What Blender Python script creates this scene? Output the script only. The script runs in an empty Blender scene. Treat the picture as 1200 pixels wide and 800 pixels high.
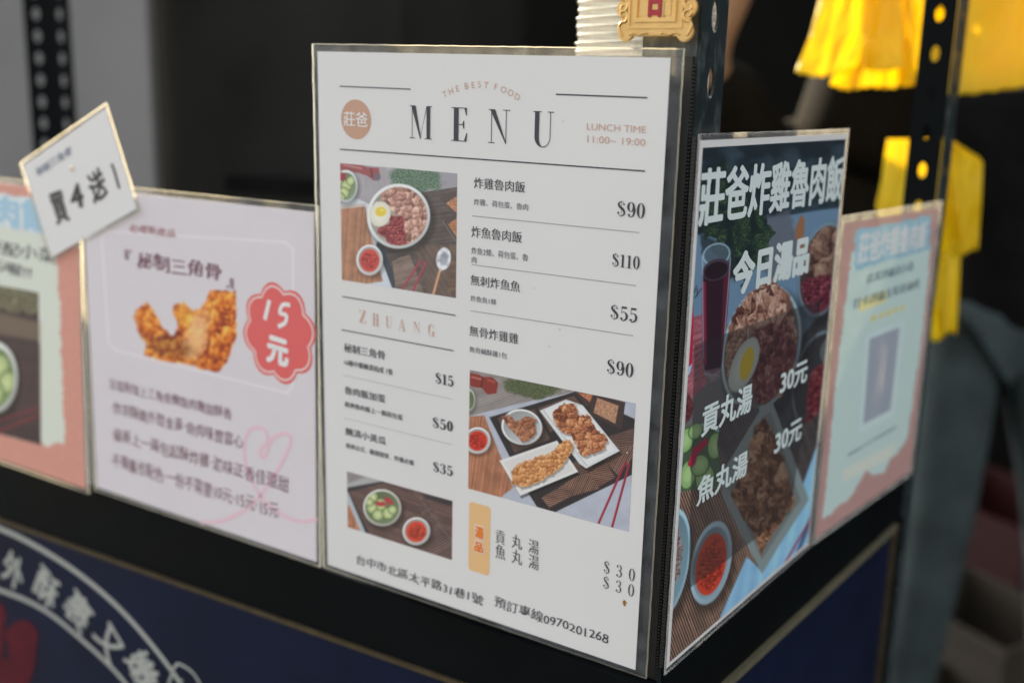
import bpy, bmesh, math, random
import numpy as np
from mathutils import Vector, Matrix, Euler

random.seed(4)
sc = bpy.context.scene
COL = sc.collection
# ------------------------------------------------------------------ camera
V = [0.28939, -0.62077, 0.50281, -0.60088, -0.22782, 0.02716, 1.26929]
V = CAMV = V
CP = np.array(V[:3]); FPX = V[6]*1000.0
def cam_axes(y, p, r):
    f = np.array([math.sin(y)*math.cos(p), math.cos(y)*math.cos(p), math.sin(p)])
    rt = np.array([math.cos(y), -math.sin(y), 0.0]); up = np.cross(rt, f)
    c, s = math.cos(r), math.sin(r)
    return np.array([c*rt+s*up, -s*rt+c*up, f])
CM = cam_axes(V[3], V[4], V[5])
cam = bpy.data.cameras.new('camera'); cam_o = bpy.data.objects.new('camera', cam); COL.objects.link(cam_o)
cam_o.matrix_world = Matrix(((CM[0][0], CM[1][0], -CM[2][0], CP[0]), (CM[0][1], CM[1][1], -CM[2][1], CP[1]),
                             (CM[0][2], CM[1][2], -CM[2][2], CP[2]), (0, 0, 0, 1)))
cam.sensor_width = 36.0; cam.sensor_fit = 'HORIZONTAL'; cam.lens = 36.0*FPX/1200.0
cam.clip_start = 0.02; cam.clip_end = 200.0
cam.dof.use_dof = True; cam.dof.focus_distance = 0.735; cam.dof.aperture_fstop = 3.0; cam.dof.aperture_blades = 9
sc.camera = cam_o
# ------------------------------------------------------------------ light
SUN_EL, SUN_AZ = math.radians(24), math.radians(-66)      # azimuth from +y towards +x: from the left, a little behind the signs
w = bpy.data.worlds.new('World'); sc.world = w; w.use_nodes = True
nt = w.node_tree; bg = nt.nodes['Background']
sky = nt.nodes.new('ShaderNodeTexSky'); sky.sky_type = 'NISHITA'; sky.sun_disc = False
sky.sun_elevation = SUN_EL; sky.sun_rotation = SUN_AZ; sky.dust_density = 4.0; sky.air_density = 1.0; sky.ozone_density = 1.0
hs = nt.nodes.new('ShaderNodeHueSaturation'); hs.inputs['Saturation'].default_value = 0.10
nt.links.new(sky.outputs[0], hs.inputs['Color']); nt.links.new(hs.outputs[0], bg.inputs[0]); bg.inputs[1].default_value = 0.12
sl = bpy.data.lights.new('sun', 'SUN'); sl.energy = 4.6; sl.angle = math.radians(0.5); sl.color = (1.0, 0.82, 0.54)
so = bpy.data.objects.new('sun', sl); COL.objects.link(so)
sd = Vector((math.sin(SUN_AZ)*math.cos(SUN_EL), math.cos(SUN_AZ)*math.cos(SUN_EL), math.sin(SUN_EL)))
so.rotation_euler = sd.to_track_quat('Z', 'Y').to_euler()
vs = sc.view_settings; vs.view_transform = 'Standard'; vs.look = 'None'; vs.gamma = 1.0; vs.use_curve_mapping = False; vs.exposure = 1.93

# ------------------------------------------------------------------ helpers
def ray(x, y):
    return np.array([(x-600)/FPX, (400-y)/FPX, 1.0]) @ CM
def at(x, y, D):
    return Vector(CP + ray(x, y)*D)
def on(x, y, ax, val):
    d = ray(x, y); return Vector(CP + d*((val-CP[ax])/d[ax]))
def tag(o, label=None, category=None, group=None, kind=None):
    if label: o['label'] = label
    if category: o['category'] = category
    if group: o['group'] = group
    if kind: o['kind'] = kind
    return o
def empty(name, loc=(0, 0, 0), **k):
    o = bpy.data.objects.new(name, None); COL.objects.link(o); o.location = loc; o.empty_display_size = .02
    return tag(o, **k)
def obj(name, me, mat=None, parent=None, **k):
    if mat is not None and not me.materials: me.materials.append(mat)
    o = bpy.data.objects.new(name, me); COL.objects.link(o)
    if parent is not None: o.parent = parent
    return tag(o, **k)
def mesh(vs_, fs, name='m', smooth=False):
    me = bpy.data.meshes.new(name); me.from_pydata([tuple(v) for v in vs_], [], fs); me.update()
    if smooth: me.polygons.foreach_set('use_smooth', [True]*len(me.polygons))
    return me
def box_bm(bm, lo, hi):
    x0, y0, z0 = lo; x1, y1, z1 = hi
    v = [bm.verts.new(p) for p in ((x0,y0,z0),(x1,y0,z0),(x1,y1,z0),(x0,y1,z0),(x0,y0,z1),(x1,y0,z1),(x1,y1,z1),(x0,y1,z1))]
    for f in ((0,3,2,1),(4,5,6,7),(0,1,5,4),(1,2,6,5),(2,3,7,6),(3,0,4,7)): bm.faces.new([v[i] for i in f])
def bm_mesh(bm, smooth=False):
    me = bpy.data.meshes.new('m'); bm.to_mesh(me); bm.free()
    if smooth: me.polygons.foreach_set('use_smooth', [True]*len(me.polygons))
    return me
def box(name, lo, hi, mat, parent=None, bev=0.0, **k):
    bm = bmesh.new(); box_bm(bm, lo, hi)
    if bev: bmesh.ops.bevel(bm, geom=bm.edges[:], offset=bev, segments=2, affect='EDGES')
    return obj(name, bm_mesh(bm), mat, parent, **k)
def lathe(prof, n=32):
    vs_, fs = [], []
    for r, z in prof:
        for i in range(n):
            a = 2*math.pi*i/n; vs_.append((r*math.cos(a), r*math.sin(a), z))
    for j in range(len(prof)-1):
        for i in range(n):
            fs.append((j*n+i, j*n+(i+1) % n, (j+1)*n+(i+1) % n, (j+1)*n+i))
    return mesh(vs_, fs, smooth=True)
def tube(pts, rad, n=8, closed=False):
    pts = [Vector(p) for p in pts]; vs_, fs = [], []
    for i, p in enumerate(pts):
        t = (pts[min(i+1, len(pts)-1)]-pts[max(i-1, 0)]).normalized()
        a = t.orthogonal().normalized() if i == 0 else (a - t*a.dot(t)).normalized()
        b = t.cross(a); r = rad[i] if isinstance(rad, (list, tuple)) else rad
        for k in range(n):
            q = 2*math.pi*k/n; vs_.append(p + (a*math.cos(q)+b*math.sin(q))*r)
    for i in range(len(pts)-1):
        for k in range(n): fs.append((i*n+k, i*n+(k+1) % n, (i+1)*n+(k+1) % n, (i+1)*n+k))
    fs.append(tuple(range(n))[::-1]); fs.append(tuple(range((len(pts)-1)*n, len(pts)*n)))
    return mesh(vs_, fs, smooth=True)

# ------------------------------------------------------------------ materials
def mat(name, col, rough=.5, metal=0.0, spec=.5, var=0.0, scale=20.0, bump=0.0, bscale=200.0, coat=0.0, coat_rough=.1, rvar=0.0):
    m = bpy.data.materials.new(name); m.use_nodes = True; t = m.node_tree; b = t.nodes['Principled BSDF']
    b.inputs['Base Color'].default_value = (*col, 1); b.inputs['Roughness'].default_value = rough; b.inputs['Metallic'].default_value = metal
    b.inputs['Specular IOR Level'].default_value = spec; b.inputs['Coat Weight'].default_value = coat; b.inputs['Coat Roughness'].default_value = coat_rough
    tc = t.nodes.new('ShaderNodeTexCoord')
    if var or rvar:
        n = t.nodes.new('ShaderNodeTexNoise'); n.inputs['Scale'].default_value = scale; n.inputs['Detail'].default_value = 6
        t.links.new(tc.outputs['Object'], n.inputs['Vector'])
    if var:
        r = t.nodes.new('ShaderNodeMapRange'); r.inputs[1].default_value = .25; r.inputs[2].default_value = .75
        r.inputs[3].default_value = 1-var; r.inputs[4].default_value = 1+var
        mx = t.nodes.new('ShaderNodeVectorMath'); mx.operation = 'SCALE'; mx.inputs[0].default_value = col
        t.links.new(n.outputs[0], r.inputs[0]); t.links.new(r.outputs[0], mx.inputs['Scale']); t.links.new(mx.outputs[0], b.inputs['Base Color'])
    if rvar:
        r = t.nodes.new('ShaderNodeMapRange'); r.inputs[1].default_value = .3; r.inputs[2].default_value = .7
        r.inputs[3].default_value = max(0, rough-rvar); r.inputs[4].default_value = rough+rvar
        t.links.new(n.outputs[0], r.inputs[0]); t.links.new(r.outputs[0], b.inputs['Roughness'])
    if bump:
        n2 = t.nodes.new('ShaderNodeTexNoise'); n2.inputs['Scale'].default_value = bscale; n2.inputs['Detail'].default_value = 5
        bp = t.nodes.new('ShaderNodeBump'); bp.inputs['Strength'].default_value = bump; bp.inputs['Distance'].default_value = .002
        t.links.new(tc.outputs['Object'], n2.inputs['Vector']); t.links.new(n2.outputs[0], bp.inputs['Height']); t.links.new(bp.outputs[0], b.inputs['Normal'])
    return m
def lin(c): 
    c = np.asarray(c, float); return np.where(c <= .04045, c/12.92, ((c+.055)/1.055)**2.4)
def srgb(c):
    c = np.clip(c, 0, 1); return np.where(c <= .0031308, c*12.92, 1.055*c**(1/2.4)-.055)
def ink(name, rgb, gain=1.44, coat=.25):
    c = lin(np.array(rgb)/255.)*gain
    return mat(name, tuple(float(min(x, .85)) for x in c), rough=.45, coat=coat, coat_rough=.25)

# dark painted steel with dust and scratches
def steel(name, col, dust=(.07, .09, .09)):
    m = mat(name, col, rough=.42, spec=.5, rvar=.12, scale=30)
    t = m.node_tree; b = t.nodes['Principled BSDF']; tc = t.nodes['Texture Coordinate']
    n = t.nodes.new('ShaderNodeTexNoise'); n.inputs['Scale'].default_value = 95; n.inputs['Detail'].default_value = 8; n.inputs['Roughness'].default_value = .7
    mp = t.nodes.new('ShaderNodeMapping'); mp.inputs['Scale'].default_value = (1, 1, .35)
    t.links.new(tc.outputs['Object'], mp.inputs[0]); t.links.new(mp.outputs[0], n.inputs['Vector'])
    cr = t.nodes.new('ShaderNodeValToRGB'); cr.color_ramp.elements[0].position = .50; cr.color_ramp.elements[1].position = .66
    cr.color_ramp.elements[0].color = (*col, 1); cr.color_ramp.elements[1].color = (*dust, 1)
    t.links.new(n.outputs[0], cr.inputs[0]); t.links.new(cr.outputs[0], b.inputs['Base Color'])
    return m
M = {}
M['steel'] = steel('painted_steel', (.012, .022, .026))
M['rail'] = mat('black_rail_paint', (.0022, .0036, .0044), spec=.08, rough=.6, var=.3, scale=12, rvar=.1, bump=.05)
M['board'] = mat('black_corrugated_plastic', (.006, .006, .006), rough=.5)
M['rib'] = mat('black_plastic_rib', (.025, .025, .024), rough=.35)
M['gold_trim'] = mat('worn_brass_trim', (.10, .078, .045), rough=.45, metal=.6, var=.3, scale=60)
M['gold_trim_bright'] = mat('cream_metal_trim', (.20, .185, .12), rough=.4, metal=.4, var=.2, scale=60)
M['navy'] = mat('navy_vinyl_banner', (.0040, .0085, .030), spec=.15, rough=.5, var=.35, scale=9, bump=.15, bscale=14)
M['shade_wall'] = mat('wall_with_painted_shade', (.005, .005, .0046), rough=.9, spec=.05, var=.3, scale=1.2)  # shade inside the stall is put into this near-black colour
M['grey_panel'] = mat('brushed_grey_panel', (.20, .20, .205), rough=.55, var=.35, scale=1.6)
M['dark_cabinet'] = mat('dark_grey_cabinet', (.0175, .018, .017), rough=.8, spec=.1, var=.45, scale=3)
M['black_fabric'] = mat('black_cotton', (.006, .006, .006), rough=.95, spec=.05, var=.3, scale=14)
M['apron'] = mat('charcoal_apron_cloth', (.008, .0072, .006), rough=.95, spec=.05, var=.3, scale=10)
M['jeans'] = mat('grey_teal_denim', (.038, .053, .055), rough=.9, spec=.2, var=.35, scale=10)
M['hair'] = mat('black_hair', (.006, .005, .004), rough=.9, spec=.05)
M['shoe'] = mat('dark_shoe', (.02, .02, .02), rough=.6)
M['concrete'] = mat('dark_street_floor', (.03, .029, .027), rough=.85, var=.4, scale=3)
def skin():
    m = mat('skin', (.26, .165, .12), rough=.5, var=.08, scale=30)
    m.node_tree.nodes['Principled BSDF'].inputs['Subsurface Weight'].default_value = .1
    m.node_tree.nodes['Principled BSDF'].inputs['Subsurface Scale'].default_value = .01
    return m
M['skin'] = skin()
def gold():
    m = mat('embossed_gold_foil', (.80, .52, .20), rough=.36, metal=.85, var=.10, scale=40, bump=.08, bscale=900)
    return m
M['gold'] = gold()
M['red'] = mat('red_enamel', (.42, .012, .025), rough=.4, var=.15, scale=200, coat=.3)
def bagmat():
    m = bpy.data.materials.new('yellow_plastic_bag'); m.use_nodes = True; t = m.node_tree; b = t.nodes['Principled BSDF']
    tc = t.nodes.new('ShaderNodeTexCoord'); n = t.nodes.new('ShaderNodeTexNoise'); n.inputs['Scale'].default_value = 14; n.inputs['Detail'].default_value = 5
    cr = t.nodes.new('ShaderNodeValToRGB'); cr.color_ramp.elements[0].position = .3; cr.color_ramp.elements[1].position = .75
    cr.color_ramp.elements[0].color = (.86, .64, .0, 1); cr.color_ramp.elements[1].color = (.90, .74, .01, 1)
    t.links.new(tc.outputs['Object'], n.inputs['Vector']); t.links.new(n.outputs[0], cr.inputs[0]); t.links.new(cr.outputs[0], b.inputs['Base Color'])
    b.inputs['Roughness'].default_value = .38
    tr = t.nodes.new('ShaderNodeBsdfTranslucent'); t.links.new(cr.outputs[0], tr.inputs[0])
    mx = t.nodes.new('ShaderNodeMixShader'); mx.inputs[0].default_value = .55
    t.links.new(b.outputs[0], mx.inputs[1]); t.links.new(tr.outputs[0], mx.inputs[2])
    t.links.new(mx.outputs[0], t.nodes['Material Output'].inputs[0])
    return m
M['bag'] = bagmat()
def laminate(name, alpha=.55, tint=(.75, .75, .73), trl=.5):
    m = bpy.data.materials.new(name); m.use_nodes = True; t = m.node_tree; b = t.nodes['Principled BSDF']
    b.inputs['Base Color'].default_value = (*tint, 1); b.inputs['Roughness'].default_value = .16
    tc = t.nodes.new('ShaderNodeTexCoord'); n = t.nodes.new('ShaderNodeTexNoise'); n.inputs['Scale'].default_value = 60; n.inputs['Detail'].default_value = 3
    bp = t.nodes.new('ShaderNodeBump'); bp.inputs['Strength'].default_value = .3; bp.inputs['Distance'].default_value = .0006
    t.links.new(tc.outputs['Object'], n.inputs['Vector']); t.links.new(n.outputs[0], bp.inputs['Height']); t.links.new(bp.outputs[0], b.inputs['Normal'])
    tl = t.nodes.new('ShaderNodeBsdfTranslucent'); tl.inputs[0].default_value = (.9, .85, .7, 1)
    m1 = t.nodes.new('ShaderNodeMixShader'); m1.inputs[0].default_value = trl
    t.links.new(b.outputs[0], m1.inputs[1]); t.links.new(tl.outputs[0], m1.inputs[2])
    tr = t.nodes.new('ShaderNodeBsdfTransparent'); m2 = t.nodes.new('ShaderNodeMixShader')
    r = t.nodes.new('ShaderNodeMapRange'); r.inputs[1].default_value = .35; r.inputs[2].default_value = .7
    r.inputs[3].default_value = alpha-.05; r.inputs[4].default_value = alpha+.07
    t.links.new(n.outputs[0], r.inputs[0]); t.links.new(r.outputs[0], m2.inputs[0])
    t.links.new(m1.outputs[0], m2.inputs[2]); t.links.new(tr.outputs[0], m2.inputs[1])
    t.links.new(m2.outputs[0], t.nodes['Material Output'].inputs[0])
    return m
M['laminate'] = laminate('clear_laminate', .11, (.42, .46, .5), .3)
M['lam_edge'] = laminate('laminate_cut_edge', .6, (.26, .26, .25), .7)
M['lam_dark'] = laminate('laminate_side_edge', .28, (.6, .62, .64), .2)  # dimmer copy of the cut edge, weaker sunlight put into the material
def papermat(name, col, coat=.25, transl=0.0, thr=0.0):
    m = mat(name, col, rough=.5, coat=coat, coat_rough=.22, var=.02, scale=6)
    t = m.node_tree; b = t.nodes['Principled BSDF']
    n2 = t.nodes.new('ShaderNodeTexNoise'); n2.inputs['Scale'].default_value = 9; bp = t.nodes.new('ShaderNodeBump')
    bp.inputs['Strength'].default_value = .25; bp.inputs['Distance'].default_value = .003
    t.links.new(t.nodes['Texture Coordinate'].outputs['Object'], n2.inputs['Vector']); t.links.new(n2.outputs[0], bp.inputs['Height'])
    t.links.new(bp.outputs[0], b.inputs['Coat Normal'])
    return m
M['paper'] = papermat('white_print_paper', (.78, .78, .775))
M['ribplastic'] = laminate('frosted_lid_plastic', .5, (.6, .62, .62), .2)

# ------------------------------------------------------------------ numpy print painter (textures of flat prints only)
def hsh(ix, iy, s):
    h = (ix.astype(np.int64)*374761393 + iy.astype(np.int64)*668265263 + s*69069 + 1013904223) & 0x7fffffff
    h = ((h ^ (h >> 13))*1274126177) & 0x7fffffff
    h = ((h ^ (h >> 16))*69069) & 0x7fffffff
    return (h & 0xffff)/65535.0
def vnoise(x, y, s=0):
    ix, iy = np.floor(x), np.floor(y); fx, fy = x-ix, y-iy; fx = fx*fx*(3-2*fx); fy = fy*fy*(3-2*fy)
    a, b, c, d = hsh(ix, iy, s), hsh(ix+1, iy, s), hsh(ix, iy+1, s), hsh(ix+1, iy+1, s)
    return (a*(1-fx)+b*fx)*(1-fy)+(c*(1-fx)+d*fx)*fy
def fbm(x, y, s=0, o=4):
    t = 0; a = .5
    for k in range(o): t = t+a*vnoise(x, y, s+k*17); x = x*2.03; y = y*2.03; a *= .5
    return t/(1-.5**o)
def vor(x, y, s=0):
    ix, iy = np.floor(x), np.floor(y); f1 = np.full(x.shape, 9.); f2 = f1.copy(); idr = np.zeros(x.shape); dx = idr.copy(); dy = idr.copy()
    for i in (-1, 0, 1):
        for j in (-1, 0, 1):
            cx, cy = ix+i, iy+j; px = cx+.15+.7*hsh(cx, cy, s); py = cy+.15+.7*hsh(cx, cy, s+7); d = np.hypot(x-px, y-py)
            n = d < f1; f2 = np.where(n, f1, np.minimum(f2, d)); idr = np.where(n, hsh(cx, cy, s+13), idr)
            dx = np.where(n, x-px, dx); dy = np.where(n, y-py, dy); f1 = np.where(n, d, f1)
    return f1, f2, idr, dx, dy
def sst(x, a, b):
    t = np.clip((x-a)/(b-a), 0, 1); return t*t*(3-2*t)

class Print:
    """One flat print: an image on a rectangle (u0,v0)-(u1,v1) of a sign; X, Y give the position of every texel on the print in drawing units."""
    def __init__(s, sign, u0, v0, u1, v1, res=1500.0):
        s.sign, s.r = sign, (u0, v0, u1, v1); s.w = int((u1-u0)*res); s.h = int((v1-v0)*res)
        U, Vv = np.meshgrid(u0+(np.arange(s.w)+.5)/s.w*(u1-u0), v0+(np.arange(s.h)+.5)/s.h*(v1-v0))
        s.U, s.V = U, Vv
        P = sign.O[None, None]+U[..., None]*sign.ax[0]+Vv[..., None]*sign.ax[1]
        q = (P-CP) @ CM.T; s.X = 600+FPX*q[..., 0]/q[..., 2]; s.Y = 400-FPX*q[..., 1]/q[..., 2]
        s.c = np.zeros((s.h, s.w, 3))
    def fill(s, rgb): s.c[:] = np.array(rgb)/255.
    def put(s, m, rgb):
        c = np.array(rgb)/255. if not isinstance(rgb, np.ndarray) or rgb.ndim == 1 else rgb
        s.c = s.c*(1-m[..., None])+c*m[..., None]
    def mul(s, m, k): s.c = s.c*(1-m[..., None]*(1-k))
    def ell(s, cx, cy, rx, ry, ang=0, soft=.8, wob=0, seed=0):
        a = math.radians(ang); dx, dy = s.X-cx, s.Y-cy; x = dx*math.cos(a)+dy*math.sin(a); y = -dx*math.sin(a)+dy*math.cos(a)
        d = np.hypot(x/rx, y/ry)
        if wob: d = d+wob*(fbm(s.X/(rx*.35), s.Y/(rx*.35), seed, 3)-.5)
        sf = soft/min(rx, ry); return 1-sst(d, 1-sf, 1+sf), d
    def poly(s, pts, soft=.7, wob=0, sc_=6, seed=0):
        X, Y = s.X, s.Y
        if wob: X = X+wob*(fbm(s.X/sc_, s.Y/sc_, seed, 3)-.5)*2; Y = Y+wob*(fbm(s.X/sc_, s.Y/sc_, seed+5, 3)-.5)*2
        n = len(pts); ins = np.zeros(X.shape, bool); dm = np.full(X.shape, 1e9)
        for i in range(n):
            (x0, y0), (x1, y1) = pts[i], pts[(i+1) % n]
            if y0 != y1:
                cr = ((y0 > Y) != (y1 > Y)) & (X < (x1-x0)*(Y-y0)/(y1-y0)+x0); ins ^= cr
            ex, ey = x1-x0, y1-y0; t = np.clip(((X-x0)*ex+(Y-y0)*ey)/(ex*ex+ey*ey+1e-9), 0, 1)
            dm = np.minimum(dm, np.hypot(X-x0-t*ex, Y-y0-t*ey))
        sd = np.where(ins, -dm, dm); return 1-sst(sd, -soft, soft)
    def line(s, p, q, wd, soft=.6):
        ex, ey = q[0]-p[0], q[1]-p[1]; t = np.clip(((s.X-p[0])*ex+(s.Y-p[1])*ey)/(ex*ex+ey*ey), 0, 1)
        return 1-sst(np.hypot(s.X-p[0]-t*ex, s.Y-p[1]-t*ey), wd/2-soft, wd/2+soft)
    def stripes(s, m, ang, per, c0, c1, sharp=.25, seed=0):
        a = math.radians(ang); t = (s.X*math.cos(a)+s.Y*math.sin(a))/per
        v = sst(np.abs((t % 1)-.5)*2, .5-sharp, .5+sharp); k = hsh(np.floor(t), np.floor(t)*0, seed)*.5+.5*fbm(s.X/9, s.Y/9, seed, 3)
        c = (np.array(c0)*(1-v[..., None])+np.array(c1)*v[..., None])/255.*(.72+.56*k[..., None]); s.put(m, np.clip(c, 0, 1))
    def chunks(s, m, scale, dark, mid, light, seed=0, warp=.5, crumb=.5, stretch=1.0, ang=0):
        a = math.radians(ang); X = (s.X*math.cos(a)+s.Y*math.sin(a))/scale; Y = (-s.X*math.sin(a)+s.Y*math.cos(a))/scale/stretch
        X = X+warp*(fbm(X*1.7, Y*1.7, seed+3, 3)-.5); Y = Y+warp*(fbm(X*1.7+9, Y*1.7, seed+4, 3)-.5)
        X = X+.35*(fbm(X*.6+5, Y*.6, seed+6, 2)-.5)*3; f1, f2, i, dx, dy = vor(X, Y, seed); e = sst(f2-f1+.25*(fbm(X*6, Y*6, seed+9, 3)-.5), -.12, .34)
        sh = .5-.55*dy-.4*dx+.5*(i-.5)+crumb*(fbm(X*5, Y*5, seed+8, 4)-.5)*1.6
        g1, g2, gi, gx, gy = vor(X*3.1, Y*3.1, seed+21); sh = sh+crumb*.35*(-gy-gx)+.12*crumb*(gi-.5)
        sh = sh+.5*(fbm(X*.8, Y*.8, seed+30, 3)-.5); sh = np.clip(sh, 0, 1)*(.45+.55*e)
        d, mi, l = [np.array(q)/255. for q in (dark, mid, light)]; t = sh[..., None]
        c = np.where(t < .5, d+(mi-d)*t*2, mi+(l-mi)*(t*2-1)); s.put(m, np.clip(c, 0, 1))
    def leaves(s, m, scale, dark, light, seed=0, dens=.5):
        f1, f2, i, dx, dy = vor(s.X/scale+fbm(s.X/7, s.Y/7, seed), s.Y/scale, seed)
        g = np.clip((.62-f1)*1.8, 0, 1)*(.35+.65*i); g = g*sst(fbm(s.X/9, s.Y/9, seed+2, 3), 1-dens-.25, 1-dens+.2)
        c = np.array(dark)/255.+(np.array(light)-np.array(dark))/255.*g[..., None]; s.put(m, c)
    def bowl(s, cx, cy, rx, ry, ang, rim, inner, k=.84, shade=.3):
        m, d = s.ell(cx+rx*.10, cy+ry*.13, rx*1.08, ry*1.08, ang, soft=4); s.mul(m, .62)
        m, d = s.ell(cx, cy, rx, ry, ang); a = (s.X-cx)/rx*.6+(s.Y-cy)/ry*.8
        s.put(m, np.clip(np.array(rim)/255.*(1-.16*a[..., None]), 0, 1))
        m2, d2 = s.ell(cx, cy, rx*k, ry*k, ang); s.put(m2, np.clip(np.array(inner)/255.*(.86+.14*a[..., None]), 0, 1)); return m2, d2
    def sauce(s, cx, cy, rx, ry, ang, rim, col, seed=0):
        s.bowl(cx, cy, rx, ry, ang, rim, [int(c*.9) for c in rim], .86)
        m, d = s.ell(cx, cy+ry*.03, rx*.74, ry*.74, ang); s.put(m, col)
        m2, _ = s.ell(cx, cy+ry*.05, rx*.6, ry*.55, ang, wob=.7, seed=seed, soft=2)
        s.chunks(m2*.85, rx*.2, [int(c*.45) for c in col], [int(c*.8) for c in col], [min(255, int(c*1.12+18)) for c in col], seed, .6, .5)
    def slices(s, m, lst):
        for x, y, r, g in lst:
            k, d = s.ell(x, y, r, r*g, 20); s.put(k*m, (72, 98, 52)); k2, d2 = s.ell(x, y, r*.88, r*g*.88, 20)
            c = np.array((176, 192, 132))/255.*(1.04-.14*np.clip(d2, 0, 1)[..., None])*(.93+.14*fbm(s.X/2, s.Y/2, 5, 2)[..., None]); s.put(k2*m, c)
            k3, d3 = s.ell(x, y, r*.45, r*g*.45, 20, soft=1.5); s.put(k3*m*.45, (205, 208, 160))
    def image(s, name, gain):
        L = np.clip(lin(s.c)*gain, 0, .92); A = np.ones((s.h, s.w, 4), np.float32); A[..., :3] = srgb(L)
        im = bpy.data.images.new(name, s.w, s.h); im.pixels.foreach_set(A.ravel()); im.update(); im.pack(); return im
    def build(s, name, parent, gain=1.44, lift=.0001, coat=.25, cut=None, transp=0.0, **k):
        u0, v0, u1, v1 = s.r; im = s.image(name, gain)
        if cut is None: pts = [(u0, v0), (u1, v0), (u1, v1), (u0, v1)]
        else: pts = cut
        me = mesh([(p[0], p[1], lift) for p in pts], [tuple(range(len(pts)))]); uv = me.uv_layers.new()
        for i, li in enumerate(me.polygons[0].loop_indices): uv.data[li].uv = ((pts[i][0]-u0)/(u1-u0), (pts[i][1]-v0)/(v1-v0))
        m = papermat(name+'_print', (.8, .8, .8), coat); t = m.node_tree; b = t.nodes['Principled BSDF']
        for l in list(b.inputs['Base Color'].links): t.links.remove(l)
        tx = t.nodes.new('ShaderNodeTexImage'); tx.image = im; tx.interpolation = 'Cubic'
        t.links.new(tx.outputs[0], b.inputs['Base Color'])
        if transp:
            tr = t.nodes.new('ShaderNodeBsdfTransparent'); mx = t.nodes.new('ShaderNodeMixShader'); mx.inputs[0].default_value = transp
            t.links.new(b.outputs[0], mx.inputs[1]); t.links.new(tr.outputs[0], mx.inputs[2]); t.links.new(mx.outputs[0], t.nodes['Material Output'].inputs[0])
        return obj(name, me, m, parent, **k)

# ------------------------------------------------------------------ lettering
_cache = {}
def text_mesh(body, offset=0.0, res=3):
    key = (body, offset, res)
    if key not in _cache:
        t = bpy.data.curves.new('t', 'FONT'); t.body = body; t.offset = offset; t.resolution_u = res
        o = bpy.data.objects.new('t', t); COL.objects.link(o); dg = bpy.context.evaluated_depsgraph_get()
        me = bpy.data.meshes.new_from_object(o.evaluated_get(dg)); bpy.data.objects.remove(o)
        co = np.empty(len(me.vertices)*3); me.vertices.foreach_get('co', co); co = co.reshape(-1, 3)[:, :2].copy()
        fs = [tuple(p.vertices) for p in me.polygons]; bpy.data.meshes.remove(me); _cache[key] = (co, fs)
    return _cache[key]
def glyph_run(items):
    """items: (co Nx2, faces); stacks them 12 micrometres apart so that no two faces share a plane"""
    V_, F_ = [], []; n = 0
    for i, (co, fs) in enumerate(items):
        for x, y in co: V_.append((x, y, i*1.2e-5))
        F_ += [tuple(a+n for a in f) for f in fs]; n += len(co)
    return V_, F_
def bold(co, fs, dx=0.0, dy=0.0, n=1):
    """copies of a glyph outline shifted about it, in em units"""
    r = [(co, fs)]
    if n == 1 and dx: r = [(co+np.array([-dx/2, 0]), fs), (co+np.array([dx/2, 0]), fs)]
    elif n > 1:
        r = [(co+np.array([dx*math.cos(2*math.pi*k/n), dy*math.sin(2*math.pi*k/n)]), fs) for k in range(n)]+[(co, fs)]
    return r
def hand(co, seed, amp=.035, sc_=2.2):
    """bend printed outlines the way a hand-drawn face wavers"""
    x, y = co[:, 0], co[:, 1]
    return np.stack([x+amp*2*(fbm(x*sc_, y*sc_, seed, 2)-.5)+.06*y, y+amp*2*(fbm(x*sc_+31, y*sc_, seed+3, 2)-.5)+.05*np.sin(x*2.3+seed)], 1)

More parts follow.
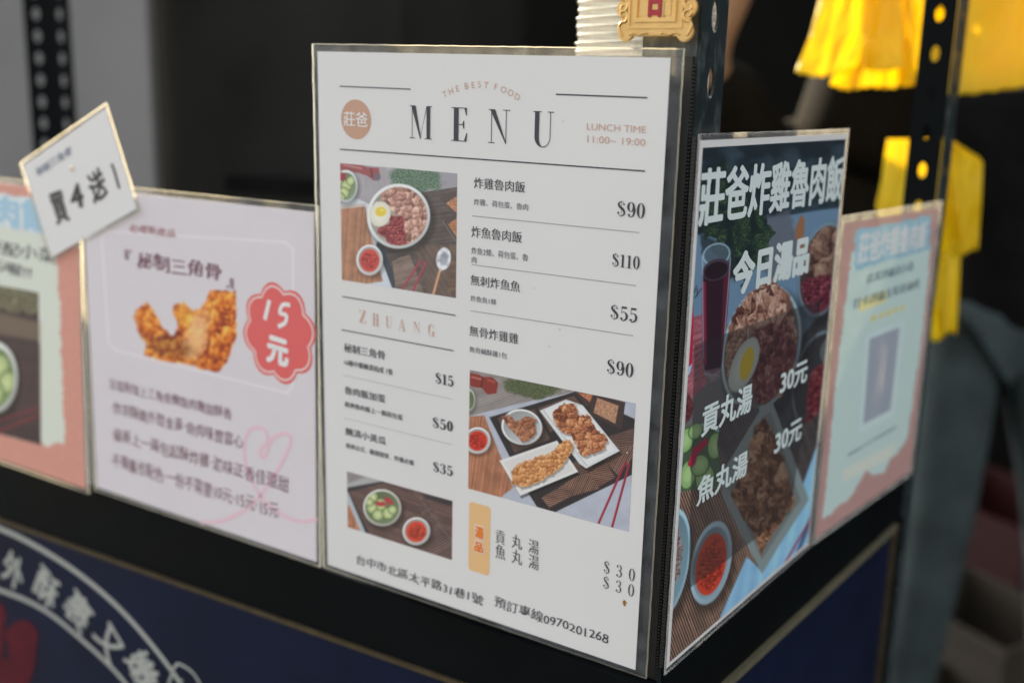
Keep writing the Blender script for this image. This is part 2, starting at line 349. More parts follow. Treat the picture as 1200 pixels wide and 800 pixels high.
class Sign:
    def __init__(s, name, TL, U, Vv, w_, h_, **k):
        s.O = np.array(TL, float); s.ax = (np.array(U, float), np.array(Vv, float)); N = np.cross(s.ax[0], s.ax[1]); s.N = N; s.w, s.h = w_, h_
        s.root = empty(name, **k)
        s.root.matrix_world = Matrix([[U[i], Vv[i], N[i], TL[i]] for i in range(3)]+[[0, 0, 0, 1]])
    def loc(s, x, y):
        d = ray(x, y); t = ((s.O-CP)@s.N)/(d@s.N); P = CP+d*t-s.O; return np.array([P@s.ax[0], P@s.ax[1]])
    def fit(s, name, items, A, B, m, lift=.00035, xform=None, **k):
        a, b = s.loc(*A), s.loc(*B); allc = np.concatenate([c for c, f in items]); lo, hi = allc.min(0), allc.max(0)
        its = []
        for c, f in items: its.append(((c-lo)/np.maximum(hi-lo, 1e-6)*(b-a)+a, f))
        if xform: its = [(xform(c), f) for c, f in its]
        V_, F_ = glyph_run(its); V_ = [(x, y, z+lift) for x, y, z in V_]
        return obj(name, mesh(V_, F_), m, s.root, **k)
    def text(s, body, A, B, m, name='lettering', offset=0.0, dx=0.0, dy=0.0, n=1, hw=None, amp=.035, space=0, **k):
        if space: body = (' '*space).join(body)
        co, fs = text_mesh(body, offset)
        if hw is not None: co = hand(co, hw, amp)
        return s.fit(name, bold(co, fs, dx, dy, n), A, B, m, **k)
    def rule(s, A, B, th, m, name='rule_line', dots=False, lift=.0003):
        a, b = s.loc(*A), s.loc(*B); d = b-a; L = np.hypot(*d); d = d/L; nn = np.array([-d[1], d[0]])*th/2; V_, F_ = [], []
        segs = [(0, L)] if not dots else [(q*.0016, q*.0016+.0009) for q in range(int(L/.0016))]
        for t0, t1 in segs:
            p, q = a+d*t0, a+d*t1; i = len(V_); V_ += [(*(p-nn), lift), (*(q-nn), lift), (*(q+nn), lift), (*(p+nn), lift)]; F_.append((i, i+1, i+2, i+3))
        return obj(name, mesh(V_, F_), m, s.root)
    def path(s, pts, th, m, name, lift=.00025, local=False, closed=False, smooth=True):
        P = [np.array(p) if local else s.loc(*p) for p in pts]
        if smooth:
            Q = []; n = len(P)
            for i in range(n if closed else n-1):
                p0, p1, p2, p3 = (P[(i-1) % n], P[i], P[(i+1) % n], P[(i+2) % n]) if closed else (P[max(i-1, 0)], P[i], P[i+1], P[min(i+2, n-1)])
                for t in np.linspace(0, 1, 8, endpoint=False):
                    Q.append(.5*((2*p1)+(p2-p0)*t+(2*p0-5*p1+4*p2-p3)*t*t+(3*p1-p0-3*p2+p3)*t**3))
            if not closed: Q.append(P[-1])
            P = Q
        if closed: P = P+[P[0]]
        V_, F_ = [], []
        for i, p in enumerate(P):
            t = P[min(i+1, len(P)-1)]-P[max(i-1, 0)]
            if closed and i in (0, len(P)-1): t = P[1]-P[-2]
            t = t/(np.hypot(*t)+1e-9); nn = np.array([-t[1], t[0]])*th/2; V_ += [(*(p-nn), lift), (*(p+nn), lift)]
            if i: F_.append((2*i-2, 2*i, 2*i+1, 2*i-1))
        return obj(name, mesh(V_, F_), m, s.root)
    def sheet(s, inset, paper, name='paper_sheet', th=.0004, wob=.0003, seed=1):
        l, r, t, b = inset; u0, u1, v0, v1 = l, s.w-r, -s.h+b, -t
        box(name, (u0, v0, -th), (u1, v1, 0), paper, s.root)
        # pouch: a ring of clear film proud of the paper edge, with a slightly wavy cut
        rnd = random.Random(seed); n = 60; outer, inner = [], []
        def edge(p, q, k):
            return [(p[0]+(q[0]-p[0])*i/k, p[1]+(q[1]-p[1])*i/k) for i in range(k)]
        co = [(0, -s.h), (s.w, -s.h), (s.w, 0), (0, 0)]; ci = [(u0, v0), (u1, v0), (u1, v1), (u0, v1)]
        for j in range(4):
            for i, (p, q) in enumerate(zip(edge(co[j], co[(j+1) % 4], n), edge(ci[j], ci[(j+1) % 4], n))):
                dw = (rnd.random()-.5)*wob*(0 if i == 0 else 1); outer.append((p[0]+dw, p[1]+dw)); inner.append(q)
        N = len(outer); V_ = []; F_ = []
        hh = [(rnd.random()-.5)*.0002 for _ in range(N)]
        for (z, ring) in ((.0003, outer), (.0003, inner), (-.0007, inner), (-.0007, outer)):
            for i, p in enumerate(ring): V_.append((p[0], p[1], z+(hh[i] if ring is outer else 0)))
        for i in range(N):
            j = (i+1) % N; F_ += [(i, j, N+j, N+i), (3*N+j, 3*N+i, 2*N+i, 2*N+j)]
        obj('clear_border', mesh(V_, F_), M['laminate'], s.root)
        E_ = [(3*N+i, 3*N+(i+1) % N, (i+1) % N, i) for i in range(N)]
        # cut edge: a thin solid bead round the pouch
        pts = [(p[0], p[1], -.0002+hh[i]) for i, p in enumerate(outer)]
        V2, F2 = [], []; k = .0005
        for i, p in enumerate(pts):
            c = (s.w/2, -s.h/2); dx = k if p[0] > s.w-1e-3 else (-k if p[0] < 1e-3 else 0); dy = k if p[1] > -1e-3 else (-k if p[1] < -s.h+1e-3 else 0)
            if abs(dx)+abs(dy) == 0: dx = 0
            V2 += [(p[0]+dx, p[1]+dy, p[2]-.0005), (p[0]+dx, p[1]+dy, p[2]+.0007), (p[0]-dx*.4, p[1]-dy*.4, p[2]+.0007), (p[0]-dx*.4, p[1]-dy*.4, p[2]-.0005)]
        for i in range(N):
            j = (i+1) % N
            for a in range(4): F2.append((4*i+a, 4*j+a, 4*j+(a+1) % 4, 4*i+(a+1) % 4))
        obj('cut_edge', mesh(V2, F2), M['lam_dark'] if abs(s.N[0]) > .8 else M['lam_edge'], s.root)
        return (u0, v0, u1, v1)

def rot3(a, b, c):
    ca, sa, cb, sb, cc, s_ = math.cos(a), math.sin(a), math.cos(b), math.sin(b), math.cos(c), math.sin(c)
    return np.array([[cb, -sb, 0], [sb, cb, 0], [0, 0, 1]]) @ np.array([[1, 0, 0], [0, ca, -sa], [0, sa, ca]]) @ np.array([[cc, 0, s_], [0, 1, 0], [-s_, 0, cc]])
def frame(p, front):
    x, y, z, w_, h_, a, b, c = p; Mx = rot3(a, b, c)
    if not front: Mx = rot3(0, math.pi/2, 0) @ Mx
    U = Mx @ np.array([1., 0, 0]); Vv = Mx @ np.array([0, 0, 1.]); TL = np.array([x, y, z])-(U*w_ if front else 0)
    return TL, U, Vv, w_, h_

# ================================================================== THE SETTING
GZ = -1.05
obj('ground', mesh([(-60, -60, GZ), (60, -60, GZ), (60, 60, GZ), (-60, 60, GZ)], [(0, 1, 2, 3)]), M['concrete'], kind='structure')
box('back_wall', (-4.6, 3.4, GZ), (6.5, 3.5, 2.6), M['shade_wall'], label='shade-coloured wall at the back behind the people and the stall', category='wall')
# grey panel and dark cabinet at upper left, well behind the signs
pa, pb, pc = at(-60, 300, 2.25), at(186, 300, 2.25), at(470, 300, 2.05)
def upright(name, p, q, z0, z1, th, m, parent=None, **k):
    d = (Vector((q.x, q.y, 0))-Vector((p.x, p.y, 0))); L = d.length; o = box(name, (0, 0, 0), (L, th, z1-z0), m, parent, bev=.003, **k)
    o.location = (p.x, p.y, z0); o.rotation_euler = (0, 0, math.atan2(d.y, d.x)); return o
gp = empty('grey_panel', (pa.x, pa.y, GZ), label='smooth grey metal panel standing behind the small tilted offer card', category='panel')
g1 = upright('panel_sheet', pa-gp.location, pb-gp.location, 0, 1.95, .04, M['grey_panel'], gp)
e1, e2 = at(186, 300, 2.23), at(203, 300, 2.23)
dc = empty('dark_cabinet', (pc.x, pc.y, GZ), label='tall dark grey cabinet behind the gap left of the large menu', category='cabinet')
e3 = at(178, 300, 2.34)
upright('cabinet_side', e3-dc.location, pc-dc.location, 0, 1.95, .5, M['dark_cabinet'], dc)
s1, s2_ = at(262, 212, 2.0), at(420, 212, 1.9)
upright('shelf_edge', Vector((s1.x, s1.y, 0))-Vector((dc.location.x, dc.location.y, 0)), Vector((s2_.x, s2_.y, 0))-Vector((dc.location.x, dc.location.y, 0)), s1.z-GZ-.02, s1.z-GZ+.01, .05, M['black_fabric'], dc)

# ------------------------------------------------------------------ slotted angle posts
def slotted_plate(width, z0, z1, pitch, slot_w, slot_h, phase=0.0, cols=(.5,)):
    """a strip in the local xz plane with rounded slots cut through it"""
    V_, F_ = [], []; nc = len(cols); cw = width/nc; rows = int(math.ceil((z1-z0)/pitch))
    for r in range(rows):
        for c in range(nc):
            x0, x1 = c*cw, (c+1)*cw; za, zb = z0+r*pitch, min(z0+(r+1)*pitch, z1)
            if zb-za < pitch*.99:
                i = len(V_); V_ += [(x0, 0, za), (x1, 0, za), (x1, 0, zb), (x0, 0, zb)]; F_.append((i, i+1, i+2, i+3)); continue
            cx, cz = (x0+x1)/2, (za+zb)/2+phase; K = 16; i = len(V_)
            for k in range(K):
                a = 2*math.pi*(k+.5)/K-math.pi/2; ca, sa = math.cos(a), math.sin(a); V_.append((cx+ca*slot_w/2*(1 if sa < 0 else .75+.25*abs(ca)), 0, cz+sa*slot_h/2*(1.0)))
            for k in range(K):
                a = 2*math.pi*(k+.5)/K-math.pi/2; ca, sa = math.cos(a), math.sin(a); q = max(abs(ca), abs(sa)); V_.append((cx+ca/q*(x1-x0)/2, 0, (za+zb)/2+sa/q*(zb-za)/2))
            cr = []
            for (sx, sz) in ((1, -1), (1, 1), (-1, 1), (-1, -1)): cr.append(len(V_)); V_.append((cx+sx*(x1-x0)/2, 0, (za+zb)/2+sz*(zb-za)/2))
            for k in range(K):
                j = (k+1) % K; f = [i+k, i+j, i+K+j, i+K+k]
                if k == 1: f = [i+k, i+j, i+K+j, cr[0], i+K+k]
                if k == 5: f = [i+k, i+j, i+K+j, cr[1], i+K+k]
                if k == 9: f = [i+k, i+j, i+K+j, cr[2], i+K+k]
                if k == 13: f = [i+k, i+j, i+K+j, cr[3], i+K+k]
                F_.append(tuple(f))
    me = mesh(V_, F_); b_ = bmesh.new(); b_.from_mesh(me); bmesh.ops.remove_doubles(b_, verts=b_.verts[:], dist=1e-5); bmesh.ops.recalc_face_normals(b_, faces=b_.faces[:]); b_.to_mesh(me); b_.free(); return me
def plate(name, me, m, parent, th=.0018, rz=0.0, loc=(0, 0, 0)):
    o = obj(name, me, m, parent); o.location = loc; o.rotation_euler = (0, 0, rz)
    md = o.modifiers.new('t', 'SOLIDIFY'); md.thickness = th; md.offset = 0
    bv = o.modifiers.new('b', 'BEVEL'); bv.width = .0004; bv.limit_method = 'ANGLE'; return o

# front corner post, seen above the menu and the poster
FP = empty('slotted_corner_post', (-.012, .0150, -.279), label='black slotted steel corner post rising between the menu and the dark soup poster', category='post')
plate('side_flange', slotted_plate(.038, 0, 1.16, .0405, .0105, .020, phase=.0), M['steel'], FP, rz=math.pi/2)
plate('front_flange', slotted_plate(.038, 0, 1.16, .0405, .0001, .0001), M['steel'], FP, loc=(-.039, 0, 0))
# rear corner post at the far right end
rp = on(1100, 240, 0, -.004)
RP = empty('slotted_rear_post', (.0005, .603, -.4), label='black slotted steel post in front of the yellow bags at right', category='post')
plate('front_flange', slotted_plate(.034, 0, 1.5, .0405, .0095, .017), M['rail'], RP, loc=(-.036, 0, 0))
plate('side_flange', slotted_plate(.036, 0, 1.5, .0405, .010, .018), M['steel'], RP, rz=math.pi/2)
# far left post
lp = at(35, 120, 1.85)
LP = empty('slotted_back_post', (lp.x, lp.y, -.6), label='black slotted steel post blurred in front of the grey panel at far left', category='post')
LP.rotation_euler = (0, 0, .62)
plate('front_flange', slotted_plate(.042, 0, 2.0, .036, .012, .020), M['rail'], LP)
plate('side_flange', slotted_plate(.042, 0, 2.0, .036, .012, .020), M['rail'], LP, loc=(.043, 0, 0), rz=-.35)

# ------------------------------------------------------------------ counter: rails, banner, trims
CT = empty('stall_counter', (0, 0, GZ), label='black framed food stall counter with a navy front banner and brass coloured trims', category='counter')
def ct(name, lo, hi, m, bev=0.0): return box(name, (lo[0], lo[1], lo[2]-GZ), (hi[0], hi[1], hi[2]-GZ), m, CT, bev)
def quadbox(name, P, th, nrm, m, parent):
    """a slab: four corner points P and a thickness along nrm (towards the back)"""
    bm = bmesh.new(); n = Vector(nrm)*th; o = Vector((0, 0, GZ)); a = [bm.verts.new(Vector(p)-o) for p in P]; b = [bm.verts.new(Vector(p)-o+n) for p in P]
    bm.faces.new(a); bm.faces.new(b[::-1])
    for i in range(4): bm.faces.new((a[i], b[i], b[(i+1) % 4], a[(i+1) % 4]))
    bmesh.ops.recalc_face_normals(bm, faces=bm.faces[:]); return obj(name, bm_mesh(bm), m, parent)
zl = lambda x: .0545+.0457*x      # the trim sags slightly towards the left
xl = -1.35
quadbox('front_rail', [(xl, .0, .0985), (-.0135, .0, .0985), (-.0135, 0, zl(-.0135)), (xl, 0, zl(xl))], .04, (0, 1, 0), M['rail'], CT)
tw = .0042
quadbox('front_trim', [(xl, -.003, zl(xl)-.0002), (-.012, -.003, zl(-.012)-.0002), (-.012, -.003, zl(-.012)-tw), (xl, -.003, zl(xl)-tw)], .006, (0, 1, 0), M['gold_trim'], CT)
quadbox('side_rail', [(.0, .016, .1125), (.0, .603, .1095), (.0, .603, .036), (.0, .016, .0650)], .04, (-1, 0, 0), M['rail'], CT)
quadbox('side_trim', [(.004, .0, .0653), (.004, .580, .0358), (.004, .580, .0295), (.004, .0, .059)], .008, (-1, 0, 0), M['gold_trim_bright'], CT)
quadbox('end_trim', [(.004, .574, .0293), (.004, .5800, .0293), (.004, .5800, -.95), (.004, .574, -.95)], .008, (-1, 0, 0), M['gold_trim'], CT)
quadbox('end_leg', [(.002, .5815, .0355), (.002, .612, .0355), (.002, .612, GZ), (.002, .5815, GZ)], .04, (-1, 0, 0), M['rail'], CT)
quadbox('side_panel', [(-.001, .006, .060), (-.001, .573, .0330), (-.001, .573, -.95), (-.001, .006, -.95)], .02, (-1, 0, 0), M['navy'], CT)
quadbox('corner_leg', [(-.0125, .0005, .050), (-.0005, .0005, .050), (-.0005, .0005, GZ), (-.0125, .0005, GZ)], .02, (0, 1, 0), M['rail'], CT)

# corrugated plastic backing boards: their fluted edges show as rows of tiny ribs
def fluted(name, parent, n, pitch, wx, wy, inv):
    bm = bmesh.new()
    for i in range(n): box_bm(bm, (0, 0, i*pitch), (wx, wy, i*pitch+pitch*.42))
    o = obj(name, bm_mesh(bm), M['rib'], parent, kind='stuff'); return o
BB = empty('corrugated_board', (0, 0, 0), label='black corrugated plastic board edge seen between menu and soup poster', category='board')
box('board_sheet', (-.0060, .0008, .118), (-.0028, .270, .478), M['board'], BB)
o = fluted('flute_ribs', BB, 150, .0024, .0026, .0009, 0); o.location = (-.0057, -.0001, .118)
BC = empty('corrugated_board', (0, 0, 0), label='black corrugated plastic board edge behind the right side of the menu', category='board')
box('board_sheet', (-.30, .0110, .100), (-.0139, .0135, .526), M['board'], BC)
o = fluted('flute_ribs', BC, 176, .0024, .0016, .0022, 0); o.location = (-.0137, .0112, .100)

# ================================================================== NAVY BANNER
class Flat(Sign): pass
NB = Sign('navy_banner', (xl, -.0015, .046), (1, 0, 0), (0, 0, 1), 1.33, .9, label='navy vinyl banner with white curved lettering on the counter front', category='banner')
bq = [(0, zl(xl)-tw-.0005-.046), (0, -.9), (1.3365, -.9), (1.3365, zl(-.013)-tw-.0005-.046)]
bm = bmesh.new(); a = [bm.verts.new((x, y, 0)) for x, y in bq]; b = [bm.verts.new((x, y, -.001)) for x, y in bq]; bm.faces.new(a); bm.faces.new(b[::-1])
for i in range(4): bm.faces.new((a[i], b[i], b[(i+1) % 4], a[(i+1) % 4]))
bmesh.ops.recalc_face_normals(bm, faces=bm.faces[:]); obj('banner_sheet', bm_mesh(bm), M['navy'], NB.root)
I_cream = ink('cream_banner_ink', (176, 180, 176), .9); I_comb = mat('dark_red_print', (.085, .006, .016), rough=.5, spec=.15, var=.3, scale=30)
NB.path([(-150, 590), (-60, 600), (0, 619), (50, 644), (100, 677.5), (150, 722.5), (202, 786), (235, 840)], .0062, I_cream, 'white_arc')
NB.path([(-150, 672), (-60, 675), (0, 691), (50, 713), (100, 752.5), (145, 797), (180, 850)], .0055, I_cream, 'white_arc')
NB.path([(240, 812), (228, 790), (214, 779), (206, 779), (199, 797), (190, 830)], .0030, I_cream, 'ribbon_end')
NB.path([(214, 795), (206, 815)], .0022, I_cream, 'ribbon_end', smooth=False)
for ch, cx, cy, an, sz in (('外', 16, 668, -17, .045), ('酥', 55, 688, -24, .046), ('裹', 92, 715, -33, .047), ('又', 128, 752, -42, .045), ('嫩', 167, 784, -48, .046)):
    co, fs = text_mesh(ch, .0); lo, hi = co.min(0), co.max(0); c2 = (co-(lo+hi)/2)/max(hi-lo)*sz*np.array([.82, 1.0]); an = math.radians(an)
    its = []
    for c, f in bold(c2, fs, .0013, .0010, 10):
        x = c[:, 0]+.12*c[:, 1]; y = c[:, 1]; ctr = NB.loc(cx, cy)
        its.append((np.stack([x*math.cos(an)-y*math.sin(an), x*math.sin(an)+y*math.cos(an)], 1)+ctr, f))
    V_, F_ = glyph_run(its); obj('banner_character', mesh([(x, y, z+.0003) for x, y, z in V_], F_), I_cream, NB.root)
for i, (cx, cy, rx, ry) in enumerate(((-6, 728, 14, 26), (26, 750, 20, 24), (6, 790, 34, 20))):
    pts = [NB.loc(cx+rx*math.cos(t)*(1 if math.sin(t) < 0 else .85), cy+ry*math.sin(t)*(1 if math.sin(t) < 0 else 2.4)) for t in np.linspace(0, 2*math.pi, 40, endpoint=False)]
    obj('red_comb', mesh([(p[0], p[1], .0003+.0001*i) for p in pts], [tuple(range(40))[::-1]]), I_comb, NB.root)

# ================================================================== LARGE MENU
MENU = Sign('menu_sign', *frame([-.015, 0, .52969, .30298, .42921, .01975, .03816, .00904], True), label='large laminated white menu with food photos and prices, facing left of the corner', category='menu')
MENU.sheet((.0045, .0085, .0052, .0035), M['paper'], seed=3)
G = 1.44
K_ = ink('menu_black_ink', (52, 50, 58), G); KG = ink('menu_grey_ink', (92, 92, 98), G); KF = ink('menu_faint_rule', (160, 160, 165), G)
KB = ink('brown_ink', (176, 140, 122), G); KC = ink('logo_tan_ink', (172, 136, 116), G); KW = ink('print_white', (204, 204, 202), G)
KO = ink('orange_tag_ink', (208, 164, 116), G); KOO = ink('orange_letter_ink', (214, 112, 36), G)
S = MENU
S.rule((398.3, 101.2), (481.3, 104.7), .0009, KG); S.rule((651.7, 110.7), (758.7, 114.7), .0009, K_); S.rule((398.3, 175), (756, 200.6), .0009, K_)
c0 = S.loc(417.3, 140.1); rr = .0145
cc = [(c0[0]+rr*math.cos(t), c0[1]+rr*math.sin(t), .0002) for t in np.linspace(0, 2*math.pi, 64, endpoint=False)]
obj('logo_disc', mesh(cc, [tuple(range(64))]), KC, S.root)
S.text('莊爸', (403, 147.6), (431, 132), KW, 'logo_lettering', dx=.03, lift=.0004)
# --- didone letters, drawn as strips (unit height)
def ringpoly(cx, cy, rx, ry, ix, iy, a0, a1, n=28, ox=0.0):
    a = np.radians(np.linspace(a0, a1, n)); o = np.stack([cx+rx*np.cos(a), cy+ry*np.sin(a)], 1); i = np.stack([cx+ox+ix*np.cos(a), cy+iy*np.sin(a)], 1)
    return np.concatenate([o, i]), [(k, k+1, n+k+1, n+k) for k in range(n-1)]
def pq(*pts): return np.array(pts, float), [tuple(range(len(pts)))]
def bar(x0, y0, x1, y1): return pq((x0, y0), (x1, y0), (x1, y1), (x0, y1))
def disc(cx, cy, r): 
    a = np.linspace(0, 2*math.pi, 14, endpoint=False); return np.stack([cx+r*np.cos(a), cy+r*np.sin(a)], 1), [tuple(range(14))]
def strokep(pts, wd):
    P = np.array(pts, float); T = np.gradient(P, axis=0); T /= np.linalg.norm(T, axis=1)[:, None]+1e-9; N_ = np.stack([-T[:, 1], T[:, 0]], 1); W_ = np.array(wd)[:, None]/2
    n = len(P); return np.concatenate([P+N_*W_, P-N_*W_]), [(k, k+1, n+k+1, n+k) for k in range(n-1)]
def spl(pts, m=8):
    P = [np.array(p, float) for p in pts]; Q = []; n = len(P)
    for i in range(n-1):
        p0, p1, p2, p3 = P[max(i-1, 0)], P[i], P[i+1], P[min(i+2, n-1)]
        for t in np.linspace(0, 1, m, endpoint=False): Q.append(.5*((2*p1)+(p2-p0)*t+(2*p0-5*p1+4*p2-p3)*t*t+(3*p1-p0-3*p2+p3)*t**3))
    return Q+[P[-1]]
def sserif(x0, x1, y, s=.022): return bar(x0, y, x1, y+s)
def glyph(c, T=.15, h=.03):
    if c == '0': return [ringpoly(.26, .5, .25, .51, .25-T, .51-h, 0, 360, 48)], .52
    if c == '1': return [bar(.14, .01, .14+T, .97), sserif(.02, .14+T+.12, -.01, h), pq((.02, .90), (.02, .87), (.14, .90), (.14, .97))], .42
    if c == '9':
        st = spl([(.46, .62), (.46, .38), (.40, .12), (.26, .01), (.12, .05)]); n = len(st)
        return [ringpoly(.25, .68, .24, .33, .24-T*.95, .33-h, 0, 360, 40), strokep(st, np.interp(np.linspace(0, 1, n), [0, .35, .7, 1], [T, T*.8, h*1.6, h])), disc(.14, .14, .075)], .52
    if c == '5':
        st = spl([(.10, .52), (.2, .60), (.32, .59), (.42, .47), (.45, .3), (.40, .12), (.24, .0), (.10, .04)]); n = len(st)
        return [bar(.10, .50, .10+h, .98), pq((.10, .99), (.10, .85), (.42, .85), (.46, 1.0)), strokep(st, np.interp(np.linspace(0, 1, n), [0, .25, .5, .75, 1], [h, h*1.6, T, T*.7, h])), disc(.12, .13, .08)], .52
    if c == '3':
        a = spl([(.08, .90), (.22, 1.0), (.36, .93), (.40, .76), (.34, .58), (.2, .53)]); b = spl([(.2, .53), (.36, .49), (.44, .3), (.38, .08), (.22, .0), (.08, .06)]); n = len(a); m_ = len(b)
        return [strokep(a, np.interp(np.linspace(0, 1, n), [0, .25, .55, 1], [h, h, T*.9, h])), strokep(b, np.interp(np.linspace(0, 1, m_), [0, .4, .8, 1], [h, T, h, h])), disc(.1, .84, .07), disc(.1, .14, .075)], .52
    if c == '$':
        st = spl([(.43, .78), (.36, .95), (.22, .97), (.09, .85), (.12, .68), (.28, .53), (.42, .36), (.44, .16), (.30, .03), (.14, .04), (.05, .22)]); n = len(st)
        return [strokep(st, np.interp(np.linspace(0, 1, n), [0, .18, .3, .5, .7, .85, 1], [h, h, T*.7, T*1.15, T*.7, h, h])), bar(.245, -.09, .265, 1.08), disc(.41, .80, .055), disc(.075, .22, .065)], .52
    if c == 'M': return [bar(.10, 0, .10+h, 1), pq((.07, 1), (.07+T*1.25, 1), (.47+.03, .0), (.455, .0)), pq((.47, 0), (.49, .13), (.77, 1), (.74, 1)), bar(.74, 0, .74+T, 1), sserif(.0, .24, 0), sserif(.0, .16, .978), sserif(.66, .97, 0), sserif(.74, .97, .978)], .98
    if c == 'E': return [bar(.08, 0, .08+T, 1), sserif(.0, .5, 0, h), sserif(.0, .5, 1-h, h), bar(.2, .5-h/2, .42, .5+h/2), pq((.50, 1), (.50, .78), (.478, .78), (.42, .99)), pq((.50, 0), (.52, .26), (.495, .26), (.42, .01)), pq((.42, .38), (.42, .62), (.40, .62), (.36, .5), (.40, .38))], .56
    if c == 'N': return [bar(.10, 0, .10+h, 1), pq((.05, 1), (.05+T*1.2, 1), (.66, 0), (.63, 0)), bar(.63, 0, .63+h, 1), sserif(.0, .24, 0), sserif(.0, .14, .978), sserif(.52, .78, .978)], .8
    if c == 'U': return [bar(.07, .28, .07+T, 1), ringpoly(.36, .29, .29, .30, .29-T, .30-h, 180, 272, 22), ringpoly(.36+.0, .29, .26+h*.5, .30, .26-h*.5, .30-h, 268, 360, 20), bar(.62-h*.5, .28, .62+h*.5, 1), sserif(.0, .30, .978), sserif(.52, .74, .978)], .76
    if c == 'Z': return [pq((.02, 0), (.02+T, 0), (.48, 1), (.48-T, 1)), sserif(.02, .48, 0, h), sserif(.04, .48, 1-h, h), pq((.04, 1), (.04, .8), (.06, .8), (.12, .98)), pq((.48, 0), (.50, .24), (.48, .24), (.42, .02))], .52
    if c == 'H': return [bar(.08, 0, .08+T, 1), bar(.42, 0, .42+T, 1), bar(.2, .48, .45, .48+h), sserif(0, .3, 0), sserif(0, .3, .978), sserif(.34, .65, 0), sserif(.34, .65, .978)], .66
    if c == 'A': return [pq((.06, 0), (.09, 0), (.33, .96), (.30, 1)), pq((.27, 1), (.33, 1), (.60, 0), (.60-T, 0)), bar(.16, .3, .44, .3+h), sserif(0, .18, 0), sserif(.38, .68, 0)], .68
    if c == 'G':
        st = spl([(.45, .72), (.40, .92), (.28, 1.0), (.13, .88), (.08, .5), (.13, .12), (.28, .0), (.42, .12)]); n = len(st)
        return [strokep(st, np.interp(np.linspace(0, 1, n), [0, .25, .5, .75, 1], [h, h, T, h, h])), bar(.38, .0, .38+T*.8, .42), sserif(.30, .6, .42), bar(.44, .7, .465, .98)], .62
    return [], .3
def serif(S, s, A, B, m, name='price', gap=.08, T=.15, lift=.00035, thin=.03):
    items, x = [], 0
    for c in s:
        if c == ' ': x += .35; continue
        ps, wd = glyph(c, T, thin)
        for co, f in ps: items.append((co+np.array([x, 0]), f))
        x += wd+gap
    # keep cap height on the box: ignore the dollar bar's overshoot when fitting
    a, b = S.loc(*A), S.loc(*B); W_ = x-gap
    its = [(c*np.array([(b[0]-a[0])/W_, b[1]-a[1]])+a, f) for c, f in items]
    V_, F_ = glyph_run(its); return obj(name, mesh([(p[0], p[1], p[2]+lift) for p in V_], F_), m, S.root)
for c, A, B in (('M', (480.3, 161.8), (506.8, 124.8)), ('E', (529, 165), (549.6, 126.6)), ('N', (572.3, 167.3), (598.9, 129.2)), ('U', (624, 171.6), (650.4, 131.4))):
    serif(S, c, A, B, K_, 'heading_letter', T=.155, thin=.024)
arc = [('T', 521.4, 110.5), ('H', 528.6, 107), ('E', 536.3, 103.8), ('B', 546.8, 100.8), ('E', 554.6, 99.8), ('S', 562, 99.2), ('T', 570, 99.9), ('F', 581.3, 102.0), ('O', 590.3, 105.2), ('O', 598.7, 109), ('D', 606.6, 113.6)]
its = []; lc = [S.loc(x, y) for _, x, y in arc]
for i, (ch, x, y) in enumerate(arc):
    d = lc[min(i+1, len(lc)-1)]-lc[max(i-1, 0)]; an = math.atan2(d[1], d[0]); co, f = text_mesh(ch, -.004); lo, hi = co.min(0), co.max(0)
    c = (co-(lo+hi)/2)*.0062; its.append((np.stack([c[:, 0]*math.cos(an)-c[:, 1]*math.sin(an), c[:, 0]*math.sin(an)+c[:, 1]*math.cos(an)], 1)+lc[i], f))
V_, F_ = glyph_run(its); obj('arched_lettering', mesh([(a, b, c+.0003) for a, b, c in V_], F_), KB, S.root)
S.text('LUNCH TIME', (687.8, 152.2), (757.5, 148.1), KB, offset=-.004, space=0); S.text('11:00~ 19:00', (688.3, 166.9), (756.7, 163), KB, offset=-.004)
for body, A, B in (('炸雞魯肉飯', (555.6, 220.4), (615.8, 213)), ('炸魚魯肉飯', (552.6, 277.6), (612, 271.6)), ('無刺炸魚魚', (551.6, 333.6), (610, 330)), ('無骨炸雞雞', (550.4, 393), (608, 391))):
    S.text(body, A, B, K_, 'dish_name', offset=-.006, dx=.028)
for body, A, B in (('炸雞、荷包蛋、魯肉', (555.6, 240.2), (619.4, 239)), ('炸魚2條、荷包蛋、魯', (552.6, 297.4), (619.4, 297.8)), ('肉', (553, 307.8), (558.8, 301)), ('炸魚魚1條', (551.6, 352.6), (582, 350.4)), ('無骨鹹酥雞1包', (550.4, 412.2), (594.4, 413.4))):
    S.text(body, A, B, KG, 'dish_note', offset=-.004, dx=.03)
for body, A, B in (('$90', (723.2, 252.8), (756.8, 238.6)), ('$110', (717.4, 311.6), (750.6, 300.6)), ('$55', (715.4, 373), (747.6, 361.4)), ('$90', (711.2, 436.6), (743.2, 426))):
    serif(S, body, A, B, K_, 'price')
for A, B in (((554, 253), (751.4, 272.8)), ((553, 310), (748, 335)), ((552, 364), (744, 393.6))): S.rule(A, B, .0006, KG, 'dotted_rule', dots=True)
S.rule((401.3, 347.3), (534, 369.4), .0010, KG); S.rule((400.5, 386.2), (531.8, 410.8), .0010, KG)
for i, (c, A, B) in enumerate((('Z', (421, 377.5), (429.5, 364.3)), ('H', (436.8, 381.2), (444.4, 368)), ('U', (452.5, 383.6), (460, 371.2)), ('A', (467, 387), (476, 375)), ('N', (484.6, 389), (493.2, 377.8)), ('G', (501.7, 393), (510.8, 381)))):
    serif(S, c, A, B, KB, 'brand_letter', T=.13)
for body, A, B in (('秘制三角骨', (403.5, 411.9), (451.5, 411.2)), ('魯肉飯加蛋', (404.3, 461.2), (451.8, 462.5)), ('醃漬小黃瓜', (405.3, 509.2), (452.6, 512))): S.text(body, A, B, K_, 'dish_name', dx=.035)
